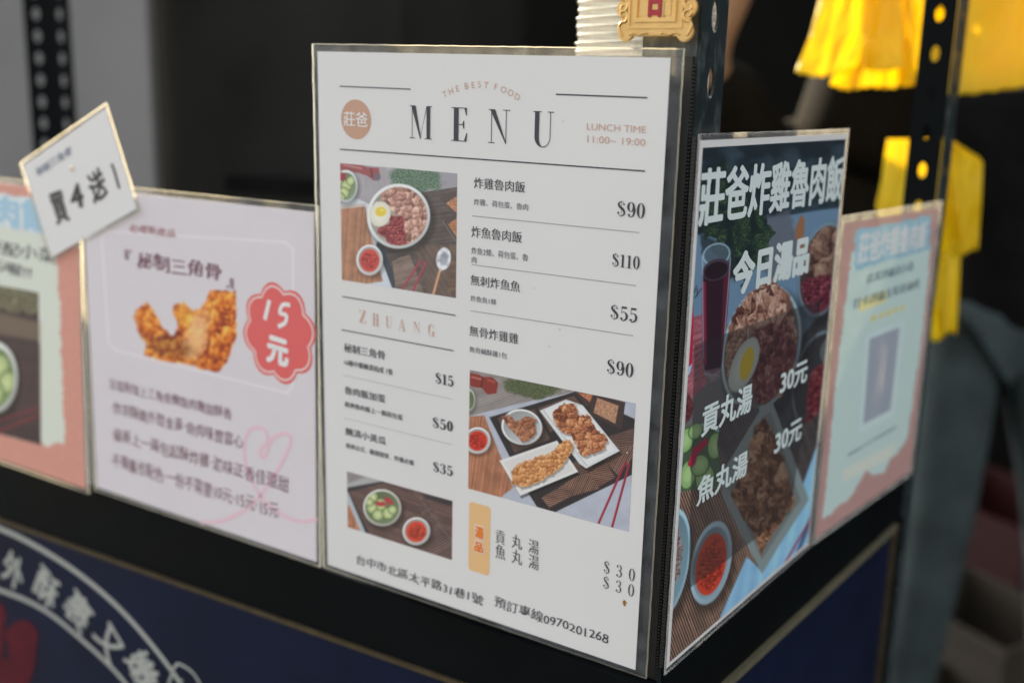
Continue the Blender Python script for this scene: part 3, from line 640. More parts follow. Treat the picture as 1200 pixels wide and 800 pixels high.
for body, A, B in (('16種中藥醃漬而成 1隻', (403.8, 427.5), (460.8, 432.5)), ('經典魯肉飯上一顆荷包蛋', (404.3, 476.3), (472.2, 485.8)), ('經典台式．酸甜開胃．炸雞必備', (405.8, 524.3), (485.3, 539))): S.text(body, A, B, K_, 'dish_note', dx=.035)
for body, A, B in (('$15', (510.6, 448.3), (531.7, 440.6)), ('$50', (507.3, 500), (531.2, 493.8)), ('$35', (507.8, 551.6), (530.8, 546.3))): serif(S, body, A, B, K_, 'price', T=.19, thin=.045)
S.rule((402, 439), (530.3, 467.5), .0005, KF); S.rule((403.5, 489.5), (530.3, 520.7), .0005, KF)
# soup tag
def rrect(S, px4, r, m, name, lift=.00018):
    L = [S.loc(*p) for p in px4]; u0, u1 = (L[0][0]+L[3][0])/2, (L[1][0]+L[2][0])/2; v1, v0 = (L[0][1]+L[1][1])/2, (L[2][1]+L[3][1])/2; P = []
    for cx, cy, a in ((u1-r, v1-r, 0), (u0+r, v1-r, 90), (u0+r, v0+r, 180), (u1-r, v0+r, 270)):
        for k in range(7): t = math.radians(a+15*k); P.append((cx+r*math.cos(t), cy+r*math.sin(t), lift))
    return obj(name, mesh(P, [tuple(range(len(P)))]), m, S.root)
rrect(S, [(549.5, 587.5), (574.3, 592.8), (574.3, 674.3), (549.5, 667.5)], .003, KO, 'orange_tag')
for body, A, B in (('湯', (555.5, 629.8), (568.4, 616.7)), ('品', (555, 645.6), (568, 635))):
    S.text(body, A, B, KW, 'tag_outline', dx=.11, dy=.11, n=10, lift=.00025); 
    S.text(body, (A[0]+.9, A[1]-.8), (B[0]-.9, B[1]+.8), KOO, 'tag_lettering', dx=.055, dy=.04, n=8, lift=.0005)
for body, A, B in (('貢丸湯', (580.8, 635), (632, 633.8)), ('魚丸湯', (580.8, 652.7), (632, 651.3))): S.text(body, A, B, K_, 'dish_name', offset=-.008, dx=.03, space=2)
serif(S, '$ 3 0', (707.5, 670.2), (744.7, 666.8), K_, T=.12, gap=.22); serif(S, '$ 3 0', (706.8, 688), (743.8, 685), K_, T=.12, gap=.22)
S.text('台中市北區太平路31巷1號', (418, 660), (566.8, 696.5), K_, 'handwritten_line', hw=3, amp=.05, offset=-.002, dx=.03)
S.text('預訂專線0970201268', (579.3, 710.5), (713.6, 741), K_, 'handwritten_line', hw=8, amp=.05, offset=-.002, dx=.02)
c1 = S.loc(732, 706.3)
st = [(c1[0]+.0012*math.cos(t)*(1+.3*math.sin(3*t)), c1[1]+.0022*math.sin(t)*(1 if math.sin(t) < 0 else 1.2), .0004) for t in np.linspace(0, 2*math.pi, 16, endpoint=False)]
obj('sauce_stain', mesh(st, [tuple(range(16))]), mat('brown_stain', (.35, .15, .03), rough=.3), S.root)
M_st = mat('faint_water_stain', (.70, .69, .64), rough=.4)
for q, (x, y, r) in enumerate(((656, 386, .0012), (644, 406, .0010), (626, 338, .0008), (735, 530, .0006), (660, 142, .0009))):
    c1 = S.loc(x, y); st = [(c1[0]+r*math.cos(t)*(1+.2*math.sin(2*t+q)), c1[1]+r*math.sin(t), .00015+q*.00001) for t in np.linspace(0, 2*math.pi, 14, endpoint=False)]
    obj('faint_mark', mesh(st, [tuple(range(14))]), M_st, S.root)

# ---- menu photographs (flat prints)
def box_of(S, pts):
    L = np.array([S.loc(*p) for p in pts]); u0, u1 = (L[0][0]+L[3][0])/2, (L[1][0]+L[2][0])/2; v1, v0 = (L[0][1]+L[1][1])/2, (L[2][1]+L[3][1])/2
    return u0, v0, u1, v1
def Zf(ox, oy, k): return lambda *p: [(ox+x/k, oy+y/k) for x, y in p]
# photo 1: rice bowl
p = Print(S, *box_of(S, [(398.6, 191.7), (536.3, 203), (534, 347.2), (400.8, 329.6)]), res=3600); z = Zf(390, 180, 4.444)
p.fill((152, 148, 154)); p.c *= (.9+.2*fbm(p.X/5, p.Y/14, 2, 4))[..., None]
m = p.poly(z((130, 235), (330, 330), (320, 740), (20, 760), (20, 262)), 1); p.put(m, (188, 198, 208))
m = p.poly(z((20, 275), (168, 258), (185, 370), (262, 665), (20, 700)), 1); p.stripes(m, 4, 1.1, (138, 92, 68), (176, 128, 100), seed=3)
m = p.poly(z((20, 262), (168, 250), (170, 275), (20, 292))); p.put(m*.7, (196, 200, 204))
m = p.poly(z((225, 470), (470, 195), (700, 165), (700, 760), (320, 720)), .8); p.stripes(m, 82, 1.35, (52, 48, 50), (98, 86, 80), seed=5)
m = p.poly(z((225, 470), (262, 468), (345, 715), (315, 715))); p.put(m, (48, 56, 66))
m = p.poly(z((310, 560), (400, 520), (480, 740), (330, 730))); p.stripes(m, 75, 2.2, (62, 52, 50), (150, 130, 116), seed=6)
m = p.poly(z((420, 480), (700, 470), (700, 760), (500, 740))); p.stripes(m, -32, 1.9, (54, 46, 44), (120, 98, 86), seed=7)
m = p.poly(z((610, 560), (700, 540), (700, 720), (600, 720))); p.stripes(m, 80, 2.0, (48, 40, 38), (134, 104, 84), seed=8)
m = p.poly(z((400, 100), (560, 60), (680, 60), (680, 170), (480, 200))); p.put(m, (142, 140, 148))
m, _ = p.ell(390+425/4.444, 180+135/4.444, 32, 16, 6, wob=.6, seed=2, soft=2); p.leaves(m, 1.9, (58, 82, 74), (142, 168, 122), 3, .9)
m = p.poly(z((30, 40), (150, 60), (185, 70), (240, 72), (250, 125), (215, 140), (170, 110), (120, 100), (30, 80)), 1, wob=1); p.put(m, (138, 70, 72)); p.put(p.line(*z((60, 60), (150, 78)), 1.6)*.6, (208, 160, 160)); p.put(p.line(*z((200, 84), (205, 120)), 3)*.6, (92, 36, 42)); m, _ = p.ell(390+232/4.444, 180+122/4.444, 4, 4.5); p.put(m, (96, 90, 104))
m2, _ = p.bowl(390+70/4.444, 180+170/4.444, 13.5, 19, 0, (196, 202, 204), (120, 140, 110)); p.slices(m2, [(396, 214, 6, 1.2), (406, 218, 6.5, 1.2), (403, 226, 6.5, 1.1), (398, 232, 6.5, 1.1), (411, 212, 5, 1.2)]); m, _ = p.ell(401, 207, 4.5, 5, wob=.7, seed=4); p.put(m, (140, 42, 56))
m = p.poly(z((555, 235), (600, 205), (700, 180), (700, 330), (650, 330)), 1); p.put(m, (74, 62, 60)); m = p.poly(z((590, 260), (640, 225), (700, 215), (700, 300), (640, 305)), .8); p.chunks(m, 1.5, (110, 70, 48), (176, 118, 84), (214, 160, 120), 2)
m = p.poly(z((572, 350), (700, 270), (700, 470), (650, 470)), 1); p.put(m, (70, 60, 58)); m = p.poly(z((600, 368), (700, 300), (700, 450), (655, 450)), .8); p.chunks(m, 1.5, (104, 64, 42), (172, 112, 76), (212, 156, 116), 4); p.put(p.line(*z((572, 350), (650, 470)), 1)*.7, (130, 116, 110))
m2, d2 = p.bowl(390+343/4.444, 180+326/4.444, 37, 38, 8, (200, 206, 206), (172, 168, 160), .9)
mm = m2*p.poly(z((250, 200), (330, 160), (470, 210), (520, 320), (480, 430), (420, 500), (360, 490), (370, 340), (260, 260)), 1.5, wob=3, sc_=5); p.chunks(mm, 8.6, (104, 66, 60), (178, 132, 116), (222, 190, 172), 11, .7, .4)
mm = m2*p.poly(z((300, 320), (370, 330), (385, 480), (340, 500), (230, 410), (240, 380), (290, 370)), 1.5, wob=3, sc_=5, seed=4); p.chunks(mm, 3.4, (72, 22, 30), (136, 52, 56), (182, 100, 92), 5, .5, .5)
m, d = p.ell(390+245/4.444, 180+314/4.444, 12.6, 15, 12, wob=.16, seed=3); p.put(m, np.clip(np.array((222, 220, 204))/255.*(1.04-.13*d[..., None]), 0, 1)); m, d = p.ell(390+250/4.444, 180+303/4.444, 6.4, 5.8, -10, wob=.1); p.put(m, (214, 186, 58)); m, _ = p.ell(390+256/4.444, 180+294/4.444, 2.2, 1.2); p.put(m*.6, (240, 226, 140))
p.sauce(390+192/4.444, 180+554/4.444, 15.6, 18, 0, (206, 206, 208), (196, 66, 58), 5)
for A, B in (((458, 556), (355, 715)), ((486, 566), (412, 724))): p.put(p.line(*z(A, B), 2.4), (140, 38, 62)); p.put(p.line(*z((A[0]-3, A[1]), (B[0]-3, B[1])), .7)*.5, (196, 110, 124))
p.put(p.line(*z((560, 600), (522, 738)), 3.0), (188, 140, 106)); p.put(p.line(*z((572, 500), (562, 612)), 2.0), (160, 162, 170))
m, d = p.ell(390+577/4.444, 180+548/4.444, 8.6, 13.5, 8); p.put(m, np.clip(np.array((196, 200, 208))/255.*(.75+.5*fbm(p.X/5, p.Y/5, 4, 2)[..., None]), 0, 1)); m, _ = p.ell(390+580/4.444, 180+548/4.444, 4.5, 8, 8, wob=.5); p.put(m*.6, (108, 112, 124))
p.c = p.c*.88+.075  # haze over the laminated print mixed into its colours
p.build('bowl_photo', S.root, label='square menu photo of a rice bowl with egg and chicken')
# photo 2: fried platters
p = Print(S, *box_of(S, [(550, 435.2), (744.7, 469.9), (737.4, 621.6), (549.2, 573.5)]), res=3600); z = Zf(540, 420, 3.81)
p.fill((162, 168, 182)); p.c *= (.94+.12*fbm(p.X/12, p.Y/12, 2, 3))[..., None]
m = p.poly(z((20, 40), (520, 130), (500, 150), (260, 200), (30, 258)), 1); p.put(m, (128, 122, 120)); p.stripes(m*.4, 70, 3, (110, 104, 102), (150, 146, 146), seed=2)
m = p.poly(z((20, 262), (105, 252), (135, 330), (235, 575), (150, 640), (20, 600)), .8, wob=.5); p.stripes(m, 8, 1.15, (122, 74, 54), (178, 124, 92), seed=3)
m = p.poly(z((128, 262), (510, 148), (800, 280), (800, 500), (420, 685), (340, 660), (305, 605)), .7); p.put(m, (38, 34, 36))
for q, ang, per, c1 in (([(165, 265), (330, 225), (400, 360), (240, 420)], 98, 1.5, (112, 86, 72)), ([(345, 220), (505, 165), (560, 230), (400, 330)], 62, 1.5, (108, 84, 72)), ([(360, 620), (470, 555), (500, 610), (395, 665)], 100, 2.2, (150, 112, 92)), ([(465, 555), (560, 500), (620, 580), (500, 612)], 25, 2.2, (146, 108, 88)), ([(560, 500), (650, 462), (690, 530), (610, 575)], 100, 2.2, (150, 108, 88)), ([(640, 455), (770, 380), (772, 440), (700, 520)], 28, 2.2, (140, 104, 88)), ([(650, 350), (772, 310), (772, 380), (690, 430)], 95, 2, (120, 90, 78)), ([(480, 470), (560, 440), (600, 500), (530, 520)], 100, 2, (110, 84, 72))):
    p.stripes(p.poly(z(*q), .5), ang, per, (44, 32, 34), c1, .3, seed=int(q[0][0]))
m, _ = p.ell(540+322/3.81, 420+130/3.81, 34, 12, 8, wob=.7, seed=2, soft=2); p.leaves(m, 1.5, (56, 62, 44), (122, 138, 88), 3, .95)
m = p.poly(z((30, 62), (80, 70), (100, 82), (140, 82), (168, 110), (160, 155), (120, 160), (95, 130), (60, 128), (30, 115)), .9, wob=.6); p.put(m, (122, 44, 38)); p.put(p.line(*z((50, 82), (90, 92)), 2)*.7, (188, 120, 110)); p.put(p.line(*z((122, 95), (150, 105)), 2)*.6, (180, 96, 84)); p.put(p.line(*z((98, 85), (92, 128)), 1.6)*.8, (72, 18, 20))
m2, _ = p.bowl(540+36/3.81, 420+185/3.81, 7.5, 13, 0, (186, 192, 186), (96, 112, 70))
p.sauce(540+75/3.81, 420+365/3.81, 15.5, 15.6, 0, (198, 200, 200), (192, 44, 28), 5)
m = p.poly(z((505, 145), (600, 155), (580, 205), (560, 215)), .6); p.put(m, (58, 44, 42)); m = p.poly(z((520, 150), (592, 160), (576, 194)), .6); p.chunks(m, 1.2, (110, 60, 36), (170, 106, 72), (200, 140, 100), 2)
m = p.poly(z((590, 155), (735, 195), (718, 318), (575, 250)), .7); p.put(m, (54, 42, 42)); m = p.poly(z((610, 175), (705, 210), (690, 290), (592, 240)), .7); p.chunks(m, 1.1, (106, 70, 50), (172, 128, 100), (206, 166, 138), 3, .2, .2); p.put(p.line(*z((590, 155), (735, 195)), .8)*.7, (110, 92, 88))
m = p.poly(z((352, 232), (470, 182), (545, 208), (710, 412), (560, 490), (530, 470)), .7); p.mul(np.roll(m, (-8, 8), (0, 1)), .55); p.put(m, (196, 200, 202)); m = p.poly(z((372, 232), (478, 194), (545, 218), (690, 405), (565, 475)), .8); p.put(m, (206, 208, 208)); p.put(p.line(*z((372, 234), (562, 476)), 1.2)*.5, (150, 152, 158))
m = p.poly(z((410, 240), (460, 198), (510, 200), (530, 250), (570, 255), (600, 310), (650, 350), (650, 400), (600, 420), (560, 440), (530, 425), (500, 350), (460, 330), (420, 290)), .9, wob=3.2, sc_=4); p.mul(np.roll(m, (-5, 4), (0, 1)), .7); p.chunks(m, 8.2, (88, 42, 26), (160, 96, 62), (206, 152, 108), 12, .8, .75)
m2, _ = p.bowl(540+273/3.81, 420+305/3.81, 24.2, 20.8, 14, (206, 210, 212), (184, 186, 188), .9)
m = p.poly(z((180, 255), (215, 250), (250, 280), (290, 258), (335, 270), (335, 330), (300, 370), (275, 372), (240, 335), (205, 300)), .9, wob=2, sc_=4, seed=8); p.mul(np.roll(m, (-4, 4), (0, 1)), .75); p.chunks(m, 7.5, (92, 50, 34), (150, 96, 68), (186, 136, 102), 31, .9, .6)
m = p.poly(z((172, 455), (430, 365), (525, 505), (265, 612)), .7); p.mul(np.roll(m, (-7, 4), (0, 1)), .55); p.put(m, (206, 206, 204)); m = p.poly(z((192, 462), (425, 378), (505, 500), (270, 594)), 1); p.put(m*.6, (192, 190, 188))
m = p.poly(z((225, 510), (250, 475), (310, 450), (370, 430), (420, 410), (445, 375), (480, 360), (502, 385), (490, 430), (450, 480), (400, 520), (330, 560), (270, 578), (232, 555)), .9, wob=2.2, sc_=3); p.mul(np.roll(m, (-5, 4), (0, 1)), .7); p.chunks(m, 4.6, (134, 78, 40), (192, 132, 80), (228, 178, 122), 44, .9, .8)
for A, B in (((735, 462), (612, 742)), ((752, 470), (676, 750))): p.put(p.line(*z(A, B), 2.6), (128, 24, 44)); p.put(p.line(*z((A[0]-3, A[1]), (B[0]-3, B[1])), .7)*.5, (186, 92, 104))
p.c = np.clip(p.c*.94+.03, 0, 1)  # slight haze lifted into the platter print's colours
p.build('platter_photo', S.root, label='wide menu photo of fried chicken platters and red chopsticks')
# photo 3: cucumber salad
p = Print(S, *box_of(S, [(406.6, 551.2), (529.4, 587), (530.6, 655.6), (407.6, 617.6)]), res=3200); z = Zf(390, 540, 5.0)
p.fill((84, 62, 58)); p.stripes(p.X*0+1, 110, 1.5, (74, 54, 52), (104, 80, 74), .5, seed=4)
m = p.poly(z((60, 30), (300, 110), (290, 130), (90, 165), (60, 165)), 1); p.put(m, (158, 158, 160)); m = p.poly(z((80, 55), (200, 90), (90, 130)), 1.5); p.put(m, (128, 122, 122))
m = p.poly(z((60, 160), (290, 118), (310, 125), (95, 178), (215, 425), (185, 425)), 1.2); p.put(m, (40, 38, 42)); m = p.poly(z((60, 175), (92, 185), (195, 425), (150, 430), (60, 330)), 1.2); p.put(m, (166, 174, 182)); m = p.poly(z((60, 240), (100, 262), (165, 420), (60, 400)), 1.2); p.stripes(m, 8, 1.5, (150, 92, 66), (188, 128, 96))
m = p.poly(z((510, 190), (720, 240), (720, 270), (540, 215)), 1.2); p.put(m, (44, 40, 44)); m = p.poly(z((500, 180), (540, 215), (720, 480), (720, 600), (560, 560)), 1); p.stripes(m, 62, 3.2, (58, 44, 44), (112, 90, 84), .3, seed=6); p.put(p.line(*z((480, 180), (700, 470)), 1)*.5, (130, 104, 96))
m2, _ = p.bowl(390+290/5, 540+272/5, 22.5, 21.5, 22, (182, 184, 176), (110, 124, 88), .88)
p.slices(m2, [(437, 582, 6, 1), (446, 591, 7.5, 1), (436, 595, 6.5, 1), (443, 603, 7, .95), (455, 601, 7.2, 1), (460, 597, 5.5, 1), (433, 588, 5, 1)])
for x, y in ((444, 590), (454, 585), (449, 590), (457, 588)): m, _ = p.ell(x, y, 4.2, 2.6, 20, wob=.8, seed=int(x)); p.put(m, (164, 50, 56))
p.sauce(390+490/5, 540+410/5, 16.2, 16.5, 25, (198, 196, 194), (202, 62, 40), 7)
p.c = p.c*.9+.05  # blacks raised: haze put into the salad print's colours
p.build('salad_photo', S.root, label='small menu photo of cucumber salad and red sauce')

# ================================================================== PINK-LILAC OFFER SHEET
G2 = 1.27
OF = Sign('offer_sheet', *frame([-.32651, 0, .40907, .30526, .30576, -.01757, .01985, -.00613], True), label='laminated pale lilac offer sheet with fried chicken and a coral price badge', category='sign')
S = OF
u0, v0, u1, v1 = S.sheet((.0035, .0040, .0050, .0035), M['paper'], seed=5)
p = Print(S, u0, v0, u1, v1, res=1500); z = Zf(100, 230, 3.636)
p.fill((200, 195, 200)); tt = ((p.V-v0)/(v1-v0))[..., None]; p.c = p.c*(1-.03*tt)+np.array((206, 198, 204))/255.*.03*tt
p.c *= (.99+.02*fbm(p.X/40, p.Y/40, 2, 3))[..., None]
ol = z((70, 175), (95, 150), (850, 195), (885, 225), (885, 800), (860, 838), (130, 655), (100, 625))
for i in range(len(ol)): p.put(p.line(ol[i], ol[(i+1) % len(ol)], 1.9, .8)*.55, (228, 222, 230))
m = p.poly(z((208, 510), (222, 480), (262, 450), (300, 500), (330, 560), (372, 592), (398, 560), (372, 490), (378, 462), (420, 448), (455, 490), (490, 480), (520, 440), (530, 398), (585, 402), (640, 405), (645, 480), (642, 600), (612, 690), (570, 748), (500, 735), (440, 716), (330, 700), (250, 680), (262, 630), (236, 600), (222, 560)), 1.0, wob=2, sc_=4)
p.chunks(m, 9, (122, 34, 12), (212, 112, 26), (250, 182, 84), 7, .9, .8, 1.5, 20)
m2, _ = p.ell(*z((475, 590))[0], 13, 30, 12, wob=.8, seed=3, soft=6); p.put(m2*m*.75, (238, 190, 140)); m2, _ = p.ell(*z((420, 500))[0], 12, 12, 0, wob=.5, seed=5, soft=4); p.put(m2*m*.5, (252, 190, 70))
m2, _ = p.ell(*z((360, 640))[0], 30, 12, 14, wob=.9, seed=9, soft=5); p.mul(m2*m*.6, .6)
p.build('offer_print', S.root, gain=G2, label='lilac printed face with a fried chicken piece')
I_cor = ink('coral_badge_ink', (206, 92, 92), G2); I_corl = ink('pale_coral_line', (246, 200, 196), G2); I_mar = ink('maroon_ink', (98, 44, 66), G2); I_rb = ink('reddish_brown_ink', (150, 90, 96), G2); I_hp = ink('pink_heart_ink', (222, 178, 190), G2); I_w2 = ink('badge_white', (240, 226, 228), G2)
bc = S.loc(326.9, 390.5); bR = abs(S.loc(370, 400)[0]-S.loc(283.5, 385)[0])/2; bRy = abs(S.loc(326, 330.5)[1]-S.loc(330, 449.5)[1])/2
def petals(k, n=8):
    return [(bc[0]+bR*k*(.86+.14*abs(math.cos(n/2*t)))*math.cos(t+.2), bc[1]+bRy*k*(.86+.14*abs(math.cos(n/2*t)))*math.sin(t+.2)) for t in np.linspace(0, 2*math.pi, 160, endpoint=False)]
P_ = petals(1.0); obj('coral_badge', mesh([(x, y, .0003) for x, y in P_], [tuple(range(160))]), I_cor, S.root)
S.path([np.array(q) for q in petals(.92)], .0015, I_corl, 'badge_outline', lift=.0004, local=True, closed=True, smooth=False)
S.path([(316.2, 351.5), (310.8, 374.5)], .0042, I_w2, 'badge_numeral', lift=.0005, smooth=False)
S.path([(340.5, 357.5), (332, 357), (328.5, 366), (336, 369.5), (334.5, 378), (326.3, 382.5)], .0036, I_w2, 'badge_numeral', lift=.0005)
S.text('元', (312.5, 425), (338.5, 396), I_w2, 'badge_lettering', dx=.05, dy=.05, n=8, hw=2, lift=.0005)
S.text('秘制三角骨', (161, 314.7), (259.5, 308), I_mar, 'handwritten_title', hw=5, amp=.10, offset=.002, dx=.03)
S.text('『', (146.8, 303.7), (154.5, 293.3), I_mar, 'bracket', dx=.06); S.text('』', (265.8, 337), (274, 326.5), I_mar, 'bracket', dx=.06)
S.text('必嚐新產品', (152.3, 271.8), (205.5, 268), I_rb, 'handwritten_line', hw=15, amp=.05, dx=.02)
for i, (body, A, B) in enumerate((('豆蔻粉加上三角骨醃製肉嫩甜酥香', (128.5, 456), (271.7, 477.5)), ('‧炸到酥脆外層金黃‧骨肉味豐富心', (131.5, 484.5), (284.6, 509)), ('‧最新上一兩包起酥炸雞‧滋味正香佳還甜', (131.5, 516), (338.6, 558)), ('‧不辣醬也配色‧一份不需要10元‧15元‧15元', (130, 546), (326.6, 588.5)))):
    S.text(body, A, B, I_mar, 'handwritten_line', hw=20+i, amp=.05, offset=-.004, dx=.012)
z5 = Zf(100, 430, 3.332)
S.path(z5((452, 606), (530, 600), (590, 575), (645, 538), (700, 480), (760, 385), (800, 300), (797, 266), (765, 260), (725, 285), (708, 335), (690, 352), (683, 325), (712, 290), (705, 250), (665, 234), (632, 262), (620, 320), (632, 400), (668, 475), (715, 535), (790, 585), (850, 602), (906, 592)), .0030, I_hp, 'heart_line', lift=.00032)

# ================================================================== SALMON SHEET AT FAR LEFT
SL = Sign('salmon_sheet', *frame([-.64208, 0, .4012, .30, .3069, -.03351, .03554, .00547], True), label='laminated salmon pink sheet with a torn pale centre, cut off at the left edge', category='sign')
S = SL
u0, v0, u1, v1 = S.sheet((.0035, .0040, .0050, .0035), M['paper'], seed=6)
p = Print(S, u0, v0, u1, v1, res=1100)
p.fill((196, 138, 124)); p.c *= (.95+.1*fbm(p.X/1.5, p.Y/1.5, 2, 2))[..., None]
m = p.poly([(-400, 195), (-60, 222), (0, 236), (38, 244), (62, 252), (66, 290), (70, 360), (73, 450), (77, 520), (66, 517), (58, 524), (45, 518), (20, 514), (0, 505), (-30, 500), (-300, 420), (-420, 380)], 1.2, wob=3, sc_=5); p.put(m, (200, 205, 194))
m = p.poly([(-300, 175), (0, 226), (66, 240), (69, 270), (62, 278), (0, 264), (-300, 235)], 1.2, wob=3, sc_=5); p.put(m, (190, 210, 216))
m = p.poly([(-300, 290), (0, 335), (45, 343), (48, 521), (0, 508), (-300, 430)], .8); p.put(m, (58, 44, 44))
m = m*p.poly([(-300, 270), (0, 325), (60, 345), (60, 372), (0, 362), (-300, 320)], 3, wob=6, sc_=7); p.leaves(m, 3, (74, 72, 56), (168, 160, 120), 2, 1)
m = p.poly([(-300, 310), (0, 366), (48, 378), (48, 400), (0, 392), (-300, 350)], 3); p.put(m*.5, (150, 132, 104))
p.stripes(p.poly([(10, 400), (48, 402), (48, 500), (20, 495)], 1)*.5, 95, 3, (50, 38, 38), (92, 68, 62), seed=4)
m2, _ = p.bowl(-6, 442, 27, 42, 0, (196, 200, 196), (130, 150, 96), .84); p.slices(m2, [(-2, 430, 13, 1.3), (8, 448, 11, 1.3), (-8, 462, 13, 1.2)])
p.put(p.line((-40, 520), (46, 486), 3)*.7, (140, 36, 50)); p.put(p.line((-40, 505), (44, 478), 3)*.7, (130, 36, 50))
p.build('sheet_print', S.root, gain=G2, label='salmon printed face with a torn pale centre and a dark food photo')
I_lb = ink('light_blue_ink', (150, 186, 206), G2); I_dk = ink('dark_grey_ink', (70, 70, 74), G2)
S.text('莊爸炸雞魯肉飯', (-168, 240), (64, 234), I_w2, 'title_outline', dx=.12, dy=.1, n=10, lift=.0003)
S.text('莊爸炸雞魯肉飯', (-167, 239), (63, 236), I_lb, 'title_lettering', dx=.05, dy=.05, n=6, lift=.0005)
S.text('吃飯就是要配小菜', (-92, 282), (66, 292), I_dk, 'handwritten_line', hw=30, amp=.05, dx=.03); S.text('好吃又巧喔!!', (-72, 306), (37, 311), I_dk, 'handwritten_line', hw=31, amp=.05, dx=.03)

# ================================================================== SMALL TILTED CARD
a = math.atan2(.062, .144); Uc = np.array([math.cos(a), 0, math.sin(a)]); Vc = np.array([-math.sin(a), 0, math.cos(a)])
TG = Sign('offer_card', (-.7255, -.0075, .4195), Uc, Vc, .1560, .1015, label='small tilted laminated white card with black handwriting, stuck over the two left sheets', category='sign')
S = TG
S.sheet((.0030, .0030, .0035, .0030), M['paper'], seed=7)
I_bl = ink('black_marker', (40, 38, 40), G2); I_nb = ink('blue_grey_ink', (92, 104, 128), G2)
S.text('秘制三角骨', (44.5, 208), (82, 170), I_nb, 'handwritten_line', hw=33, amp=.06, dx=.03)
for j, (ch, A, B) in enumerate((('買', (68, 267), (71, 219)), ('4', (86.8, 249), (93, 213)), ('送', (110.5, 240), (118, 194)))):
    S.text(ch, A, B, I_bl, 'marker_character', hw=40+j, amp=.05, dx=.034, dy=.024, n=10)
S.path([(131, 192), (135, 203), (140, 221)], .0034, I_bl, 'marker_character', lift=.0004)
c1 = S.loc(84.5, 197.3); o = obj('pin_head', lathe([(0, .0022), (.0012, .002), (.0022, .001), (.0024, 0)], 16), mat('pearl_pin', (.9, .75, .5), rough=.2), S.root); o.location = (c1[0], c1[1], .0005)

# ================================================================== DARK SOUP POSTER
PO = Sign('soup_poster', *frame([0, -.002, .47924, .27207, .36398, -.00033, -.01494, .00012], False), label='laminated dark soup poster with big white lettering over a food photo', category='poster')
S = PO
u0, v0, u1, v1 = S.sheet((.0022, .0035, .0035, .0035), M['paper'], seed=8)
p = Print(S, u0+.0035, v0+.003, u1-.002, v1-.0045, res=2400)
z6 = Zf(800, 150, 3.2); z7 = Zf(775, 380, 3.638); z8 = Zf(775, 580, 3.635)
p.fill((58, 54, 54)); p.c *= (.8+.4*fbm(p.X/9, p.Y/9, 2, 4))[..., None]
m = p.poly(z6((0, 380), (200, 330), (400, 300), (700, 270), (700, 460), (560, 640), (430, 800), (200, 800), (0, 800)), 2); p.put(m, (104, 122, 138)); 
m = p.poly([(790, 100), (1010, 100), (1010, 240), (960, 246), (905, 255), (858, 268), (790, 280)], 2); p.put(m, (22, 32, 38)); p.put(m*np.clip(fbm(p.X/22, p.Y/16, 4, 3)-.45, 0, .3)*1.2, (90, 104, 110))
m = p.poly([(895, 255), (925, 245), (940, 300), (905, 330), (880, 300)], 3, wob=3); p.put(m*.8, (92, 88, 92))
m = p.poly([(838, 190), (846, 183), (860, 215), (890, 240), (905, 270), (897, 300), (872, 330), (848, 320), (836, 290), (824, 270), (834, 230)], 2.0, wob=9, sc_=7); p.leaves(m, 2.1, (16, 28, 28), (112, 142, 72), 3, .5)
m = p.poly([(820, 275), (860, 290), (862, 325), (835, 325), (822, 300)], 2, wob=2); p.put(m*.8, (32, 38, 40))
m = p.poly(z7((0, 0), (380, 0), (380, 350), (0, 480)), 2); p.put(m*.85, (110, 96, 92))
m = p.poly([(810, 372), (826, 368), (828, 450), (806, 470), (800, 460)], 1.5); p.stripes(m, 70, 2.2, (120, 40, 50), (196, 120, 120), seed=3)
m = p.poly([(808.5, 290), (812.5, 372), (811, 425), (799, 437), (798, 400)], .8); p.put(m, (184, 24, 58)); p.put(p.poly([(799, 437), (811, 426), (808, 438), (799, 446)], .8), (170, 186, 206))
m, _ = p.ell(801, 478, 11, 18, 5); p.chunks(m, 3, (40, 24, 26), (104, 38, 40), (146, 72, 66), 2)
# bowls
m2, _ = p.bowl(964, 316, 27, 56, 12, (112, 120, 124), (76, 68, 66), .93)
m = p.poly([(936, 300), (948, 270), (972, 256), (1000, 262), (1000, 330), (965, 325), (942, 330)], 2, wob=4) * m2; p.chunks(m, 15, (62, 36, 30), (128, 88, 70), (170, 126, 104), 3, 1.2, .7, 1.3, 0)
m = p.poly([(938, 328), (965, 322), (1000, 330), (985, 372), (955, 372), (940, 350)], 2, wob=3)*m2; p.chunks(m, 5, (50, 12, 22), (110, 34, 46), (158, 84, 90), 5)
p.put(p.poly([(932, 268), (938, 252), (943, 256), (941, 300), (933, 300)], 1.2, wob=1), (150, 92, 60))
m2, _ = p.bowl(962, 448, 33, 62, 10, (96, 98, 100), (60, 54, 54), .93); m = p.poly([(946, 440), (985, 405), (990, 500), (945, 500)], 2, wob=4)*m2; p.chunks(m, 7, (52, 14, 20), (112, 36, 40), (140, 76, 70), 6)
m, _ = p.ell(975, 412, 14, 18, 10); p.put(m*.6, (120, 120, 112))
m2, _ = p.bowl(892, 408, 45, 76, 13, (150, 158, 156), (92, 84, 78), .93)
m = p.poly([(850, 400), (858, 370), (876, 345), (905, 325), (925, 345), (934, 390), (930, 470), (905, 460), (880, 390), (862, 440), (850, 430)], 2, wob=4)*p.ell(892, 408, 44, 86, 13)[0]; p.chunks(m, 13, (70, 34, 28), (160, 106, 84), (214, 166, 142), 13, 1.2, .8, 1.9, 0)
m = p.poly([(884, 385), (925, 375), (934, 420), (905, 478), (885, 470), (878, 430)], 2, wob=4)*m2; p.chunks(m, 6.5, (56, 18, 24), (112, 48, 46), (166, 102, 90), 15, 1.1, .8, 2.0)
